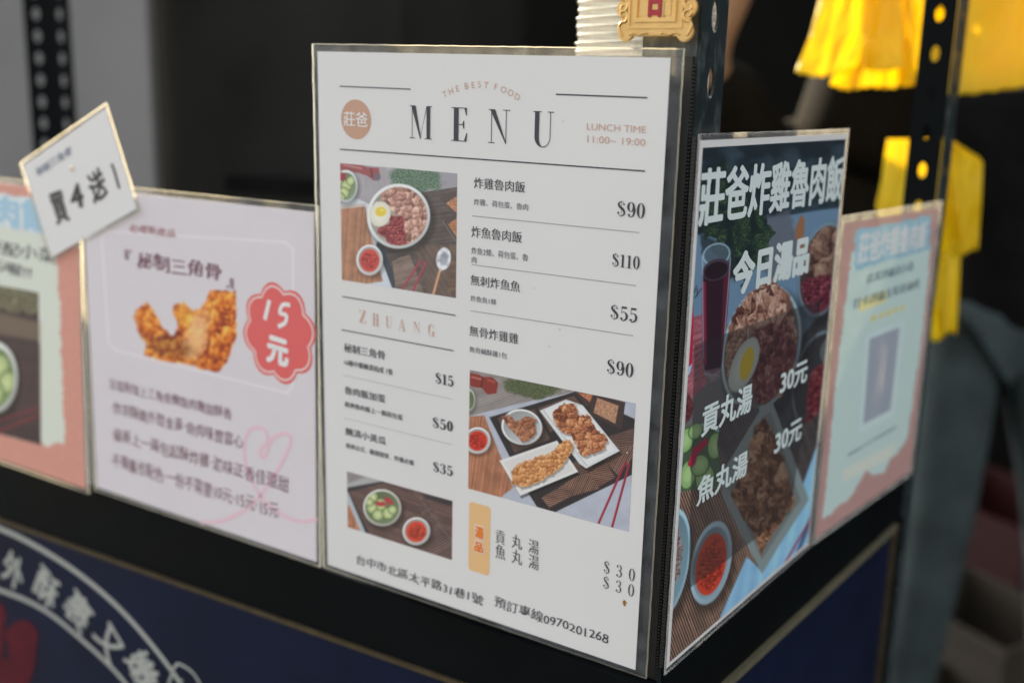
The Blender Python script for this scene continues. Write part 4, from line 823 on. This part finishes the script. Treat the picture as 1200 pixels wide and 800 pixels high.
m = p.poly([(853, 400), (872, 385), (868, 450), (855, 460), (850, 430)], 2, wob=2)*m2; p.chunks(m, 6, (90, 54, 40), (156, 106, 78), (190, 146, 116), 17)
m, d = p.ell(872, 427, 14, 34, 22, wob=.05); p.put(m, np.clip(np.array((206, 196, 176))/255.*(1.05-.2*d[..., None]), 0, 1)); m, d = p.ell(875, 426, 7.2, 20, 14); p.put(m, (222, 170, 40))
# cucumber bowl
m2, _ = p.bowl(821, 543, 33, 48, 12, (150, 176, 170), (84, 100, 70), .9)
for x, y, r, g, an in ((803, 516, 10, 1.6, 18), (806, 556, 10, 1.8, 12), (826, 560, 12, 1.4, 8), (838, 522, 9.5, 1.7, 8), (820, 545, 11, 1.2, 25), (815, 505, 8, 1.3, 30)):
    k, d = p.ell(x, y, r, r*g, an); p.put(k, (46, 78, 34)); k, d = p.ell(x, y, r*.88, r*g*.92, an); p.put(k, np.clip(np.array((150, 176, 104))/255.*(1.05-.12*d[..., None]), 0, 1)); k, d = p.ell(x, y, r*.5, r*g*.5, an, soft=2); p.put(k*.5, (190, 196, 128))
m = p.poly([(806, 545), (812, 525), (828, 512), (830, 518), (818, 532), (812, 548)], 1, wob=2.5, sc_=3); p.put(m, (176, 28, 52))
# bamboo mat, plate
m = p.poly([(775, 590), (800, 575), (848, 570), (870, 620), (892, 672), (875, 653), (834, 745), (775, 800)], 1); p.stripes(m, -21, 3.1, (66, 42, 34), (162, 118, 94), .3, seed=5)
m = p.poly([(848, 470), (890, 478), (862, 560), (846, 560), (840, 520)], 1); p.stripes(m, -20, 3, (50, 40, 40), (96, 80, 74), seed=7)
m = p.poly([(940, 500), (975, 470), (980, 560), (930, 600), (905, 600)], 2); p.stripes(m, -20, 3, (44, 36, 36), (90, 74, 68), seed=8)
m = p.poly([(875, 652), (892, 668), (930, 598), (965, 500), (975, 560), (965, 640), (834, 745)], 1); p.put(m, (142, 176, 196)); p.stripes(m*.25, 10, 14, (120, 150, 172), (170, 200, 216), .5, seed=3)
m = p.poly([(892, 478), (905, 470), (948, 585), (912, 640), (893, 672), (868, 625), (846, 580), (847, 552)], 1); p.put(m, (132, 132, 124)); m = p.poly([(893, 488), (903, 482), (938, 585), (893, 655), (853, 572)], 1); p.put(m, (112, 108, 100))
m = p.poly([(884, 500), (896, 488), (906, 505), (925, 560), (932, 590), (905, 625), (890, 650), (884, 628), (866, 600), (856, 580), (874, 540)], 1.5, wob=3, sc_=5); p.chunks(m, 13, (66, 34, 22), (138, 82, 54), (192, 138, 102), 23, 1.3, 1.0, 1.6, 0)
p.put(p.line((930, 660), (968, 560), 4.5, 1.2), (64, 84, 112)); p.put(p.line((917, 664), (963, 585), 2.2, .8), (150, 34, 58)); p.put(p.line((945, 640), (960, 600), 1.8, .8), (130, 60, 80))
p.sauce(833, 659, 23, 50, 12, (166, 176, 178), (206, 56, 34), 6)
m, _ = p.bowl(783, 660, 24, 66, 10, (168, 188, 192), (130, 150, 154), .9); m = p.poly([(786, 630), (796, 618), (800, 640), (796, 675), (785, 690)], 1, wob=2); p.chunks(m, 4, (84, 60, 54), (150, 116, 104), (190, 160, 148), 4)
# glass of dark drink
m = p.poly([(822, 306), (823, 297), (829, 289), (838, 284), (847, 284), (853, 290), (856, 300), (852, 370), (845, 432), (836, 446), (826, 440), (823, 420)], .9); p.put(m*.45, (120, 132, 142))
m = p.poly([(822.5, 322), (856, 312), (852, 370), (845, 432), (835, 438), (826, 434), (823, 418)], .9); p.put(m, (42, 16, 28)); p.put(m*p.poly([(822, 330), (827, 330), (828, 430), (824, 425)], 1.2)*.8, (150, 36, 58)); p.put(m*p.poly([(848, 320), (856, 316), (850, 400), (844, 425)], 1.2)*.6, (112, 28, 46))
m, d = p.ell(839.5, 298, 17, 13, -18); p.put(m*(d > .86)*.6, (186, 198, 206)); m, _ = p.ell(839, 316, 17, 12, -25); p.put(m, (66, 48, 58)); m, _ = p.ell(839, 317, 14, 9.5, -25); p.put(m, (30, 14, 22))
for A, B in (((823, 300), (824, 420)), ((856, 302), (846, 430)), ((826, 438), (842, 440))): p.put(p.line(A, B, 1.3)*.55, (190, 200, 206))
m = p.poly([(826, 434), (845, 430), (842, 444), (832, 448)], .8); p.put(m*.6, (150, 110, 112))
for A, B in (((813.5, 343), (816, 335)), ((814, 349), (822, 338)), ((817, 346), (817, 338))): p.put(p.line(A, B, .9), (30, 30, 34))
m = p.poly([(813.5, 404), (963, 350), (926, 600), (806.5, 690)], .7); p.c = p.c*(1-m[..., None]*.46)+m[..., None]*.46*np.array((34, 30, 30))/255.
p.c = np.clip((p.c*.96+.02)*np.array((.90, 1.0, 1.07)), 0, 1)
G3 = 1.5
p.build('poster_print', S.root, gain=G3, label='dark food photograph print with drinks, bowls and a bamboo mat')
PW = ink('poster_white_ink', (172, 200, 224), 1.8)
S.text('莊爸炸雞魯肉飯', (816.5, 266.5), (989.7, 181.5), PW, 'poster_title', dx=.038, dy=.022, n=12, lift=.0004)
S.text('今日湯品', (856, 349), (950.3, 274), PW, 'poster_title', dx=.06, dy=.045, n=12, lift=.0004)
for b_, A, B in (('貢丸湯', (820.6, 513), (882.4, 447)), ('30元', (912.5, 463.8), (947, 419.9)), ('魚丸湯', (815, 594.2), (877, 525)), ('30元', (906, 534.5), (940.3, 487.4))): S.text(b_, A, B, PW, 'poster_lettering', dx=.034, dy=.024, n=10, lift=.0004)

# ================================================================== QR SHEET (code itself left blank)
QS = Sign('mint_sheet', *frame([0, .28856, .4066, .26409, .29424, -.00846, -.06454, .01279], False), label='laminated salmon sheet with a torn mint centre and orange stars, right of the soup poster', category='sign')
S = QS
l_, r_, t_, b_ = .004, .006, .006, .004
u0, v0, u1, v1 = l_, -S.h+b_, S.w-r_, -t_
S.sheet((l_, r_, t_, b_), M['laminate'], 'film_back', th=.0002, seed=9)
p = Print(S, u0, v0, u1, v1, res=1500)
p.fill((158, 124, 120)); p.c *= (.96+.08*fbm(p.X/2, p.Y/2, 2, 2))[..., None]
m = p.poly([(998, 296), (1010, 290), (1088, 262), (1091, 292), (1080, 400), (1063, 513), (1050, 533), (1044, 536), (1036, 553), (1024, 556), (1015, 550), (1006, 565), (995, 585), (981, 592), (974, 602), (964, 608), (980, 440)], 1.2, wob=1.6, sc_=5); p.put(m, (166, 187, 184))
p.put(m*p.poly([(988, 550), (1050, 518), (1046, 535), (988, 565)], 3)*.6, (196, 192, 178))
m = p.poly([(1001.5, 269.5), (1091.5, 251.5), (1090.5, 291), (1001.5, 317)], 1, wob=3, sc_=5); p.put(m, (122, 162, 180))
m = p.poly([(1019, 397), (1054.5, 383), (1043.5, 480), (1011.5, 497)], .9); p.put(p.poly([(1015, 392), (1059, 376), (1047, 487), (1007, 506)], 1.2), (176, 192, 196)); p.put(m, (134, 143, 154))
m = p.poly([(1007, 352), (1039, 340), (1038, 353), (1006, 366)], 1.5); p.put(m*.8, (214, 190, 120))
p.build('sheet_print', S.root, gain=1.72, transp=.12, label='salmon and mint printed face')
I_q = ink('pale_title_ink', (176, 208, 218), 1.9); I_qd = ink('slate_ink', (78, 96, 104), 1.9); I_qo = ink('orange_star_ink', (216, 164, 66), 1.9)
S.text('莊爸炸雞魯肉飯', (1004, 310.5), (1088, 257.5), I_q, 'title_lettering', dx=.04, dy=.03, n=5, lift=.0003)
S.text('店家評論送小菜', (1015, 332.5), (1071, 306), I_qd, 'small_lettering', dx=.05, lift=.0003); S.text('打卡評論五星送滷蛋', (999, 362.5), (1078, 326), I_qd, 'small_lettering', dx=.05, lift=.0003)
S.text('★★★★★', (1018.6, 378.4), (1061.5, 354), I_qo, 'orange_stars', lift=.0003)
S.text('掃描加入官方帳號領優惠', (992.8, 535), (1050, 498), I_qd, 'small_lettering', dx=.05, lift=.0003)

# ================================================================== GOLD PLAQUE
pl_, pr_ = on(722, 30, 1, .002), on(815, 30, 1, .002); PWd = (pr_-pl_).x; PHt = PWd*1.42
zb = on(768, 50, 1, .002).z
PQ = Sign('gold_plaque', (pl_.x, .004, zb+PHt), (1, 0, 0), (0, 0, 1), PWd, PHt, label='embossed gold plaque with a red character, hung on the post above the menu', category='plaque')
S = PQ
def outline():
    P = []; w_, h_ = PWd, PHt; r = w_*.11
    # scalloped outline: four corner lobes, side lobes, flat stretches between
    L = [(w_*.13, h_*.082), (w_*.87, h_*.082), (w_*.895, h_*.26), (w_*.865, h_*.5), (w_*.895, h_*.74), (w_*.87, h_*.918), (w_*.13, h_*.918), (w_*.105, h_*.74), (w_*.135, h_*.5), (w_*.105, h_*.26)]
    cx, cy = w_/2, h_/2
    for k in range(220):
        t = 2*math.pi*k/220; d = np.array([math.cos(t), math.sin(t)]); best = 0
        hw_, hh_ = w_*.44, h_*.455; q = min(hw_/abs(d[0]) if abs(d[0]) > 1e-6 else 9, hh_/abs(d[1]) if abs(d[1]) > 1e-6 else 9); best = q*.99
        for i, (lx, ly) in enumerate(L):
            o = np.array([lx-cx, ly-cy]); b_ = d@o; disc_ = b_*b_-(o@o)+r*r
            if disc_ > 0: best = max(best, b_+math.sqrt(disc_))
        P.append((cx+d[0]*best, cy+d[1]*best))
    return P
PO_ = outline()
bm = bmesh.new(); f = bm.faces.new([bm.verts.new((x, y-PHt, 0)) for x, y in PO_]); r_ = bmesh.ops.extrude_face_region(bm, geom=[f]); bmesh.ops.translate(bm, verts=[g for g in r_['geom'] if isinstance(g, bmesh.types.BMVert)], vec=(0, 0, .0022))
bmesh.ops.recalc_face_normals(bm, faces=bm.faces[:]); bmesh.ops.bevel(bm, geom=[e for e in bm.edges if abs(e.verts[0].co.z-.0022) < 1e-6 and abs(e.verts[1].co.z-.0022) < 1e-6], offset=.0007, segments=2, affect='EDGES')
obj('plaque_plate', bm_mesh(bm), M['gold'], S.root)
def rframe(name, x0, y0, x1, y1, wd, z0, z1, m):
    bm = bmesh.new()
    for lo, hi in (((x0, y0, z0), (x1, y0+wd, z1)), ((x0, y1-wd, z0), (x1, y1, z1)), ((x0, y0+wd, z0), (x0+wd, y1-wd, z1)), ((x1-wd, y0+wd, z0), (x1, y1-wd, z1))): box_bm(bm, lo, hi)
    bmesh.ops.remove_doubles(bm, verts=bm.verts[:], dist=1e-5); return obj(name, bm_mesh(bm), m, S.root)
W_, H_ = PWd, PHt
rframe('outer_moulding', W_*.155, -H_*.895, W_*.845, -H_*.105, W_*.030, .0018, .0031, M['gold'])
rframe('inner_moulding', W_*.235, -H_*.845, W_*.765, -H_*.155, W_*.045, .0018, .0037, M['gold'])
box('character_field', (W_*.30, -H_*.80, .0018), (W_*.70, -H_*.20, .0027), M['gold'], S.root, bev=.0003)
def scroll(cx, cy, sx, sy, k=1.0):
    pts = [(0, -.105), (.03, -.07), (.045, -.03), (.02, .0), (-.02, .005), (-.045, .03), (-.035, .07), (0, .09), (.03, .075), (.025, .045), (0, .045)]
    P = [(cx+sx*x*W_*k, cy+sy*y*W_*k*1.25, .0026) for x, y in pts]; P = [tuple(q) for q in spl(P, 5)]
    return tube(P, [W_*.013*k*(.55+.45*math.sin(math.pi*i/(len(P)-1))) for i in range(len(P))], 8)
for sx in (1, -1):
    for yy, sy in ((.155, 1), (.33, -1), (.50, 1), (.67, -1), (.845, -1)):
        obj('scroll_relief', scroll(W_/2-sx*W_*.405, -H_*(1-yy), -sx, sy, 1.15), M['gold'], S.root)
    for yy in (.066, .934): obj('scroll_relief', tube([(W_/2+sx*W_*(.08+.03*i), -H_*(1-yy)+W_*.012*math.sin(i*1.3), .0024) for i in range(9)], W_*.011, 8), M['gold'], S.root)
for ch, ya, yb in (('大', .56, .80), ('吉', .20, .50)):
    for m_, g_, zz, th in ((M['gold'], .042, .0030, .0012), (M['red'], .015, .0036, .0014)):
        co, fs = text_mesh(ch, 0.0); lo, hi = co.min(0), co.max(0); c = (co-lo)/(hi-lo)*np.array([W_*.19, H_*(yb-ya)])+np.array([W_*.405, -H_*(1-ya)])
        its = [(c+np.array([W_*g_*math.cos(q), W_*g_*math.sin(q)]), fs) for q in np.linspace(0, 2*math.pi, 12, endpoint=False)]+[(c, fs)]
        V_, F_ = glyph_run(its); obj('character_outline' if m_ is M['gold'] else 'red_character', mesh([(x, y, q+zz) for x, y, q in V_], F_), m_, S.root)

# ================================================================== STACKED LIDS BEHIND THE MENU
lc_ = at(757, 30, .862)
def lid_mesh(wx, wy):
    def rr_(x, y, r, z, n=6):
        P = []
        for cx, cy, a0 in ((x-r, y-r, 0), (-x+r, y-r, 90), (-x+r, -y+r, 180), (x-r, -y+r, 270)):
            for k in range(n): t = math.radians(a0+90*k/(n-1)); P.append((cx+r*math.cos(t), cy+r*math.sin(t), z))
        return P
    rings = [rr_(wx-.0014, wy-.0014, .016, 0), rr_(wx-.0010, wy-.0014, .017, .0040), rr_(wx, wy, .018, .0042), rr_(wx, wy, .018, .0056), rr_(wx-.004, wy-.004, .016, .0060), rr_(wx-.012, wy-.012, .012, .0052)]
    n = len(rings[0]); V_ = [q for r in rings for q in r]; F_ = [(j*n+i, j*n+(i+1) % n, (j+1)*n+(i+1) % n, (j+1)*n+i) for j in range(len(rings)-1) for i in range(n)]; F_.append(tuple(range(5*n, 6*n)))
    return mesh(V_, F_, smooth=True)
LM = lid_mesh(.052, .040)
z0_ = on(757, 52, 1, .15).z-.01
TB = empty('plastic_tub', (lc_.x, lc_.y, .0985), label='frosted plastic tub hidden behind the menu under the stacked lids', category='tub')
TB.rotation_euler = (0, 0, -.42)
box('tub_body', (-.046, -.034, 0), (.046, .034, z0_-.0985-.004), M['ribplastic'], TB, bev=.006)
box('tub_rim', (-.049, -.037, z0_-.0985-.004), (.049, .037, z0_-.0985-.0005), M['ribplastic'], TB, bev=.001)
for k in range(18):
    o = obj('clear_lid', LM, M['ribplastic'], label='frosted clear lid, one of the stack showing just left of the gold plaque', category='lid', group='stacked clear lids')
    o.location = (lc_.x+random.uniform(-.0007, .0007), lc_.y+random.uniform(-.0007, .0007), z0_+k*.0064); o.rotation_euler = (0, 0, -.42+random.uniform(-.01, .01))
box('counter_shelf', (xl, .042, .070-GZ), (-.041, .60, .0980-GZ), M['rail'], CT)

# ================================================================== YELLOW BAGS
def drape(rows, D, amp, nf, seed, ncol=90, flare=1.0):
    """rows: (y, x_left, x_right) from top to bottom; folds run down the sheet"""
    rnd = random.Random(seed); ph = [rnd.uniform(0, 6.28) for _ in range(6)]; V_, F_ = [], []; nr = 40; ys = np.linspace(0, 1, nr)
    yv = np.interp(ys, np.linspace(0, 1, len(rows)), [r[0] for r in rows]); xl_ = np.interp(ys, np.linspace(0, 1, len(rows)), [r[1] for r in rows]); xr_ = np.interp(ys, np.linspace(0, 1, len(rows)), [r[2] for r in rows])
    for j in range(nr):
        for i in range(ncol+1):
            s = i/ncol; x = xl_[j]+(xr_[j]-xl_[j])*s; y = yv[j]
            e = ys[j]**2; y += e*(4*math.sin(s*nf*3.1+ph[0])+2.5*math.sin(s*nf*7.3+ph[1])+1*math.sin(s*61+ph[2]))
            q = amp*(math.sin(s*nf*6.28+ph[3]+.8*ys[j])+.5*math.sin(s*nf*13.1+ph[4]-ys[j])+.3*math.sin(s*nf*23+ph[5]+2*ys[j]))*(.4+.6*ys[j]*flare)
            q += amp*5*(float(fbm(np.array([s*5.+seed]), np.array([ys[j]*2.6+s*2]), seed, 3)[0])-.5)
            V_.append(at(x+q*70, y, D+q))
    for j in range(nr-1):
        for i in range(ncol): a = j*(ncol+1)+i; F_.append((a, a+1, a+ncol+2, a+ncol+1))
    return mesh(V_, F_, smooth=True)
def sheetobj(name, me, parent, **k):
    o = obj(name, me, M['bag'], parent, **k); md = o.modifiers.new('t', 'SOLIDIFY'); md.thickness = .0004; return o
b1 = empty('yellow_bag_bundle', (0, 0, 0), label='bundle of yellow plastic bags hanging left of the rear post at the top', category='bags')
for q, rows in enumerate(([(-90, 985, 1060), (-30, 968, 1055), (40, 950, 1058), (84, 932, 1060)], [(-90, 1000, 1075), (0, 990, 1070), (70, 982, 1072), (101, 972, 1074)], [(-90, 1020, 1120), (0, 1030, 1125), (60, 1040, 1120), (99, 1036, 1118)])):
    sheetobj('bag_fold', drape(rows, 1.36+.03*q, .005, 1.5, q+1), b1)
b2 = empty('yellow_bag_bundle', (0, 0, 0), label='wide yellow plastic bag bundle right of the rear post at the top', category='bags')
for q, rows in enumerate(([(-90, 1120, 1300), (0, 1112, 1310), (60, 1108, 1320), (106, 1106, 1330)], [(-90, 1130, 1290), (0, 1120, 1300), (100, 1116, 1320)])):
    sheetobj('bag_fold', drape(rows, 1.40+.03*q, .0025, 1.1, q+7), b2)
b3 = empty('yellow_bag', (0, 0, 0), label='single yellow plastic bag hanging low behind the mint sheet and rear post', category='bag')
sheetobj('bag_body', drape([(163, 1040, 1112), (186, 1036, 1151), (215, 1032, 1150), (240, 1026, 1148), (268, 1030, 1147), (292, 1040, 1146), (300, 1052, 1126), (330, 1060, 1125), (365, 1070, 1123), (395, 1084, 1121)], 1.40, .004, 1.2, 21), b3)
sheetobj('bag_handle', drape([(166, 1108, 1120), (190, 1112, 1152), (240, 1118, 1150), (296, 1126, 1146)], 1.38, .003, 1.0, 25), b3)
hr = empty('hanging_rail', (0, 0, 0), label='thin steel rail above the frame from which the yellow bags hang', category='rail')
obj('rail_bar', tube([at(900, -88, 1.41), at(1330, -86, 1.45)], .006, 10), M['steel'], hr)

# ================================================================== PEOPLE (blurred, behind the stall)
def skinned(name, joints, edges, m, parent=None, root=0, sub=2, **k):
    V_ = [Vector(j[0]) for j in joints]; me = bpy.data.meshes.new(name); me.from_pydata(V_, edges, []); me.update()
    o = bpy.data.objects.new(name, me); COL.objects.link(o)
    o.modifiers.new('skin', 'SKIN')
    for i, j in enumerate(joints):
        r = j[1]; r = (r, r) if not isinstance(r, tuple) else r
        me.skin_vertices[0].data[i].radius = r; me.skin_vertices[0].data[i].use_root = (i == root)
    sd_ = o.modifiers.new('s', 'SUBSURF'); sd_.levels = sub; sd_.render_levels = sub
    dg = bpy.context.evaluated_depsgraph_get(); m2 = bpy.data.meshes.new_from_object(o.evaluated_get(dg)); bpy.data.objects.remove(o)
    m2.polygons.foreach_set('use_smooth', [True]*len(m2.polygons)); m2.materials.clear()
    return obj(name, m2, m, parent, **k)
def person(name, J, label, shirt, legs, face, longhair=False):
    """J: dict of joint positions; face: unit vector the person looks along"""
    root = empty(name, (0, 0, 0), label=label, category='person')
    K = ['pelvis', 'belly', 'chest', 'neck', 'head', 'crown', 'shL', 'elL', 'wrL', 'haL', 'shR', 'elR', 'wrR', 'haR', 'hipL', 'knL', 'anL', 'toL', 'hipR', 'knR', 'anR', 'toR']
    R_ = dict(pelvis=.115, belly=.10, chest=.085, neck=.046, head=.085, crown=.07, shL=.042, elL=.042, wrL=.028, haL=.03, shR=.042, elR=.042, wrR=.028, haR=.03, hipL=.09, knL=.06, anL=.04, toL=.035, hipR=.09, knR=.06, anR=.04, toR=.035)
    E_ = [('pelvis', 'belly'), ('belly', 'chest'), ('chest', 'neck'), ('neck', 'head'), ('head', 'crown'), ('chest', 'shL'), ('shL', 'elL'), ('elL', 'wrL'), ('wrL', 'haL'), ('chest', 'shR'), ('shR', 'elR'), ('elR', 'wrR'), ('wrR', 'haR'), ('pelvis', 'hipL'), ('hipL', 'knL'), ('knL', 'anL'), ('anL', 'toL'), ('pelvis', 'hipR'), ('hipR', 'knR'), ('knR', 'anR'), ('anR', 'toR')]
    ix = {k: i for i, k in enumerate(K)}
    skinned('body', [(J[k], R_[k]) for k in K], [(ix[a], ix[b]) for a, b in E_], M['skin'], root)
    def grow(nm, ks, es, m, add):
        i2 = {k: i for i, k in enumerate(ks)}; js = []
        for k in ks:
            b = k.split('+')[0]; r = R_[b]; r = r+add+(.035 if b == 'chest' else .02 if b[:2] == 'sh' else .012 if b == 'neck' else 0); js.append((J[k], r))
        return skinned(nm, js, [(i2[a], i2[b]) for a, b in es], m, root)
    for s_ in 'LR': J['el%s+' % s_] = J['sh'+s_].lerp(J['el'+s_], .92); J['an%s+' % s_] = J['kn'+s_].lerp(J['an'+s_], .95)
    J['neck+'] = J['chest'].lerp(J['neck'], 1.0); J['pelvis+'] = J['pelvis']+(J['pelvis']-J['belly'])*.9
    grow('shirt', ['pelvis+', 'pelvis', 'belly', 'chest', 'neck+', 'shL', 'elL+', 'shR', 'elR+'], [('pelvis+', 'pelvis'), ('pelvis', 'belly'), ('belly', 'chest'), ('chest', 'neck+'), ('chest', 'shL'), ('shL', 'elL+'), ('chest', 'shR'), ('shR', 'elR+')], shirt, .040)
    grow('trousers', ['pelvis', 'hipL', 'knL', 'anL+', 'hipR', 'knR', 'anR+'], [('pelvis', 'hipL'), ('hipL', 'knL'), ('knL', 'anL+'), ('pelvis', 'hipR'), ('hipR', 'knR'), ('knR', 'anR+')], legs, .022)
    up = (J['crown']-J['head']).normalized(); fz = face.normalized(); sd_ = up.cross(fz).normalized(); hd = J['head']
    skinned('hair', [(hd-fz*.035+up*.01, .088), (hd+up*.06-fz*.02, .092), (hd+up*.10, .06)], [(0, 1), (1, 2)], M['hair'], root)
    if longhair: skinned('hair', [(hd-fz*.04-up*.02, .105), (J['neck'].lerp(hd, .4)-fz*.04, .10), (J['neck']-fz*.05-up*.06, .12), (J['chest'].lerp(J['neck'], .5)-fz*.06, .11)], [(0, 1), (1, 2), (2, 3)], M['hair'], root)
    for s_ in (-1, 1):
        skinned('ear', [(hd+sd_*s_*.082+up*.015, .014), (hd+sd_*s_*.086-up*.02, .012)], [(0, 1)], M['skin'], root, sub=1)
        e = obj('eye', lathe([(0, .009), (.006, .007), (.009, 0), (.006, -.007), (0, -.009)], 10), mat('eye_dark', (.03, .02, .02), rough=.2), root); e.location = hd+fz*.078+sd_*s_*.03+up*.01
        skinned('shoe', [(J['an'+('L' if s_ < 0 else 'R')]-Vector((0, 0, .02)), .05), (J['to'+('L' if s_ < 0 else 'R')], .042)], [(0, 1)], M['shoe'], root, sub=1)
        # fingers on each hand, rooted inside the palm
        Sd = 'L' if s_ < 0 else 'R'; w0, h0 = J['wr'+Sd], J['ha'+Sd]; d = (h0-w0).normalized(); t = d.orthogonal().normalized()
        for q in range(4):
            b_ = h0+t*(.013*(q-1.5)); skinned('finger', [(b_, .009), (b_+d*.035, .008), (b_+d*(.06+.008*(q in (1, 2)))+t.cross(d)*.012, .007)], [(0, 1), (1, 2)], M['skin'], root, sub=1)
        skinned('finger', [(w0+d*.03+t*.02, .010), (w0+d*.06+t*.045, .009), (w0+d*.085+t*.05, .008)], [(0, 1), (1, 2)], M['skin'], root, sub=1)
    skinned('nose', [(hd+fz*.08+up*.01, .008), (hd+fz*.098-up*.018, .011)], [(0, 1)], M['skin'], root, sub=1)
    skinned('mouth', [(hd+fz*.084-up*.045-sd_*.02, .006), (hd+fz*.088-up*.045+sd_*.02, .006)], [(0, 1)], mat('lips', (.35, .14, .12), rough=.5), root, sub=1)
    return root
def gr(x, y, D): v = at(x, y, D); v.z = GZ+.09; return v
A_ = dict(pelvis=at(1172, 355, 2.5), belly=at(1172, 280, 2.5), chest=at(1172, 190, 2.5), neck=at(1172, 110, 2.5), head=at(1172, 55, 2.48), crown=at(1172, 20, 2.5),
          shL=at(1090, 150, 2.5), elL=at(1022, 92, 2.40), wrL=at(1066, 205, 2.3), haL=at(1082, 240, 2.28), shR=at(1250, 150, 2.5), elR=at(1290, 290, 2.5), wrR=at(1270, 400, 2.42), haR=at(1265, 435, 2.4),
          hipL=at(1122, 395, 2.5), knL=at(1100, 600, 2.45), anL=gr(1052, 822, 2.5), hipR=at(1222, 395, 2.5), knR=at(1240, 600, 2.45), anR=gr(1246, 815, 2.55))
fw = (Vector(CP)-A_['chest']); fw.z = 0; fw.normalize()
for s_ in 'LR': A_['to'+s_] = A_['an'+s_]+fw*.15-Vector((0, 0, .04))
person('person', A_, 'person in a black top and grey-teal jeans standing behind the yellow bags', M['black_fabric'], M['jeans'], fw)
B_ = dict(pelvis=at(908, 560, 1.95), belly=at(925, 430, 1.95), chest=at(955, 290, 1.95), neck=at(1000, 130, 1.92), head=at(1032, 30, 1.9), crown=at(1036, -15, 1.9),
          shL=at(868, 200, 1.92), elL=at(822, 68, 1.78), wrL=at(884, -60, 1.7), haL=at(898, -95, 1.68), shR=at(1046, 235, 2.0), elR=at(1060, 420, 2.02), wrR=at(1030, 560, 1.9), haR=at(1020, 600, 1.86),
          hipL=at(880, 640, 1.95), knL=gr(870, 900, 1.95)+Vector((0, 0, .42)), anL=gr(865, 1000, 1.95), hipR=at(935, 640, 1.98), knR=gr(945, 900, 1.98)+Vector((0, 0, .42)), anR=gr(945, 1000, 1.98))
for s_ in 'LR': B_['to'+s_] = B_['an'+s_]+fw*.15-Vector((0, 0, .04))
person('person', B_, 'person in dark clothes reaching up behind the slotted corner post', M['apron'], M['black_fabric'], (-fw+Vector((-.3, 0, 0))).normalized(), True)

# ------------------------------------------------------------------ blurred boxes low at the right
def crate(name, x, y, D, sx, sy, sz, m, label, cat):
    b_ = at(x, y, D); r = empty(name, (b_.x, b_.y, GZ), label=label, category=cat); r.rotation_euler = (0, 0, -.5)
    t = .012; box('base', (-sx/2, -sy/2, 0), (sx/2, sy/2, t), m, r)
    for nm, lo, hi in (('side_wall', (-sx/2, -sy/2, t), (sx/2, -sy/2+t, sz)), ('side_wall', (-sx/2, sy/2-t, t), (sx/2, sy/2, sz)), ('end_wall', (-sx/2, -sy/2+t, t), (-sx/2+t, sy/2-t, sz)), ('end_wall', (sx/2-t, -sy/2+t, t), (sx/2, sy/2-t, sz))): box(nm, lo, hi, m, r)
    box('rim', (-sx/2-.008, -sy/2-.008, sz-.03), (sx/2+.008, -sy/2-.0005, sz), m, r); return r
crate('crate', 1168, 620, 3.6, .5, .4, .30, mat('dark_red_plastic', (.035, .005, .005), rough=.5), 'dark red plastic crate blurred between the legs at right', 'crate')
crate('cardboard_box', 1155, 700, 3.0, .42, .34, .20, mat('dull_cardboard', (.035, .027, .018), rough=.8, var=.2), 'dull cardboard box blurred between the legs low at right', 'box')
crate('olive_tub', 1150, 760, 2.75, .3, .22, .08, mat('olive_plastic', (.035, .03, .014), rough=.6, var=.2), 'low olive tub on the floor between the legs at right', 'tub')
sc.cycles.use_denoising = True
sc.cycles.max_bounces = 8; sc.cycles.transparent_max_bounces = 16
bpy.context.view_layer.update()
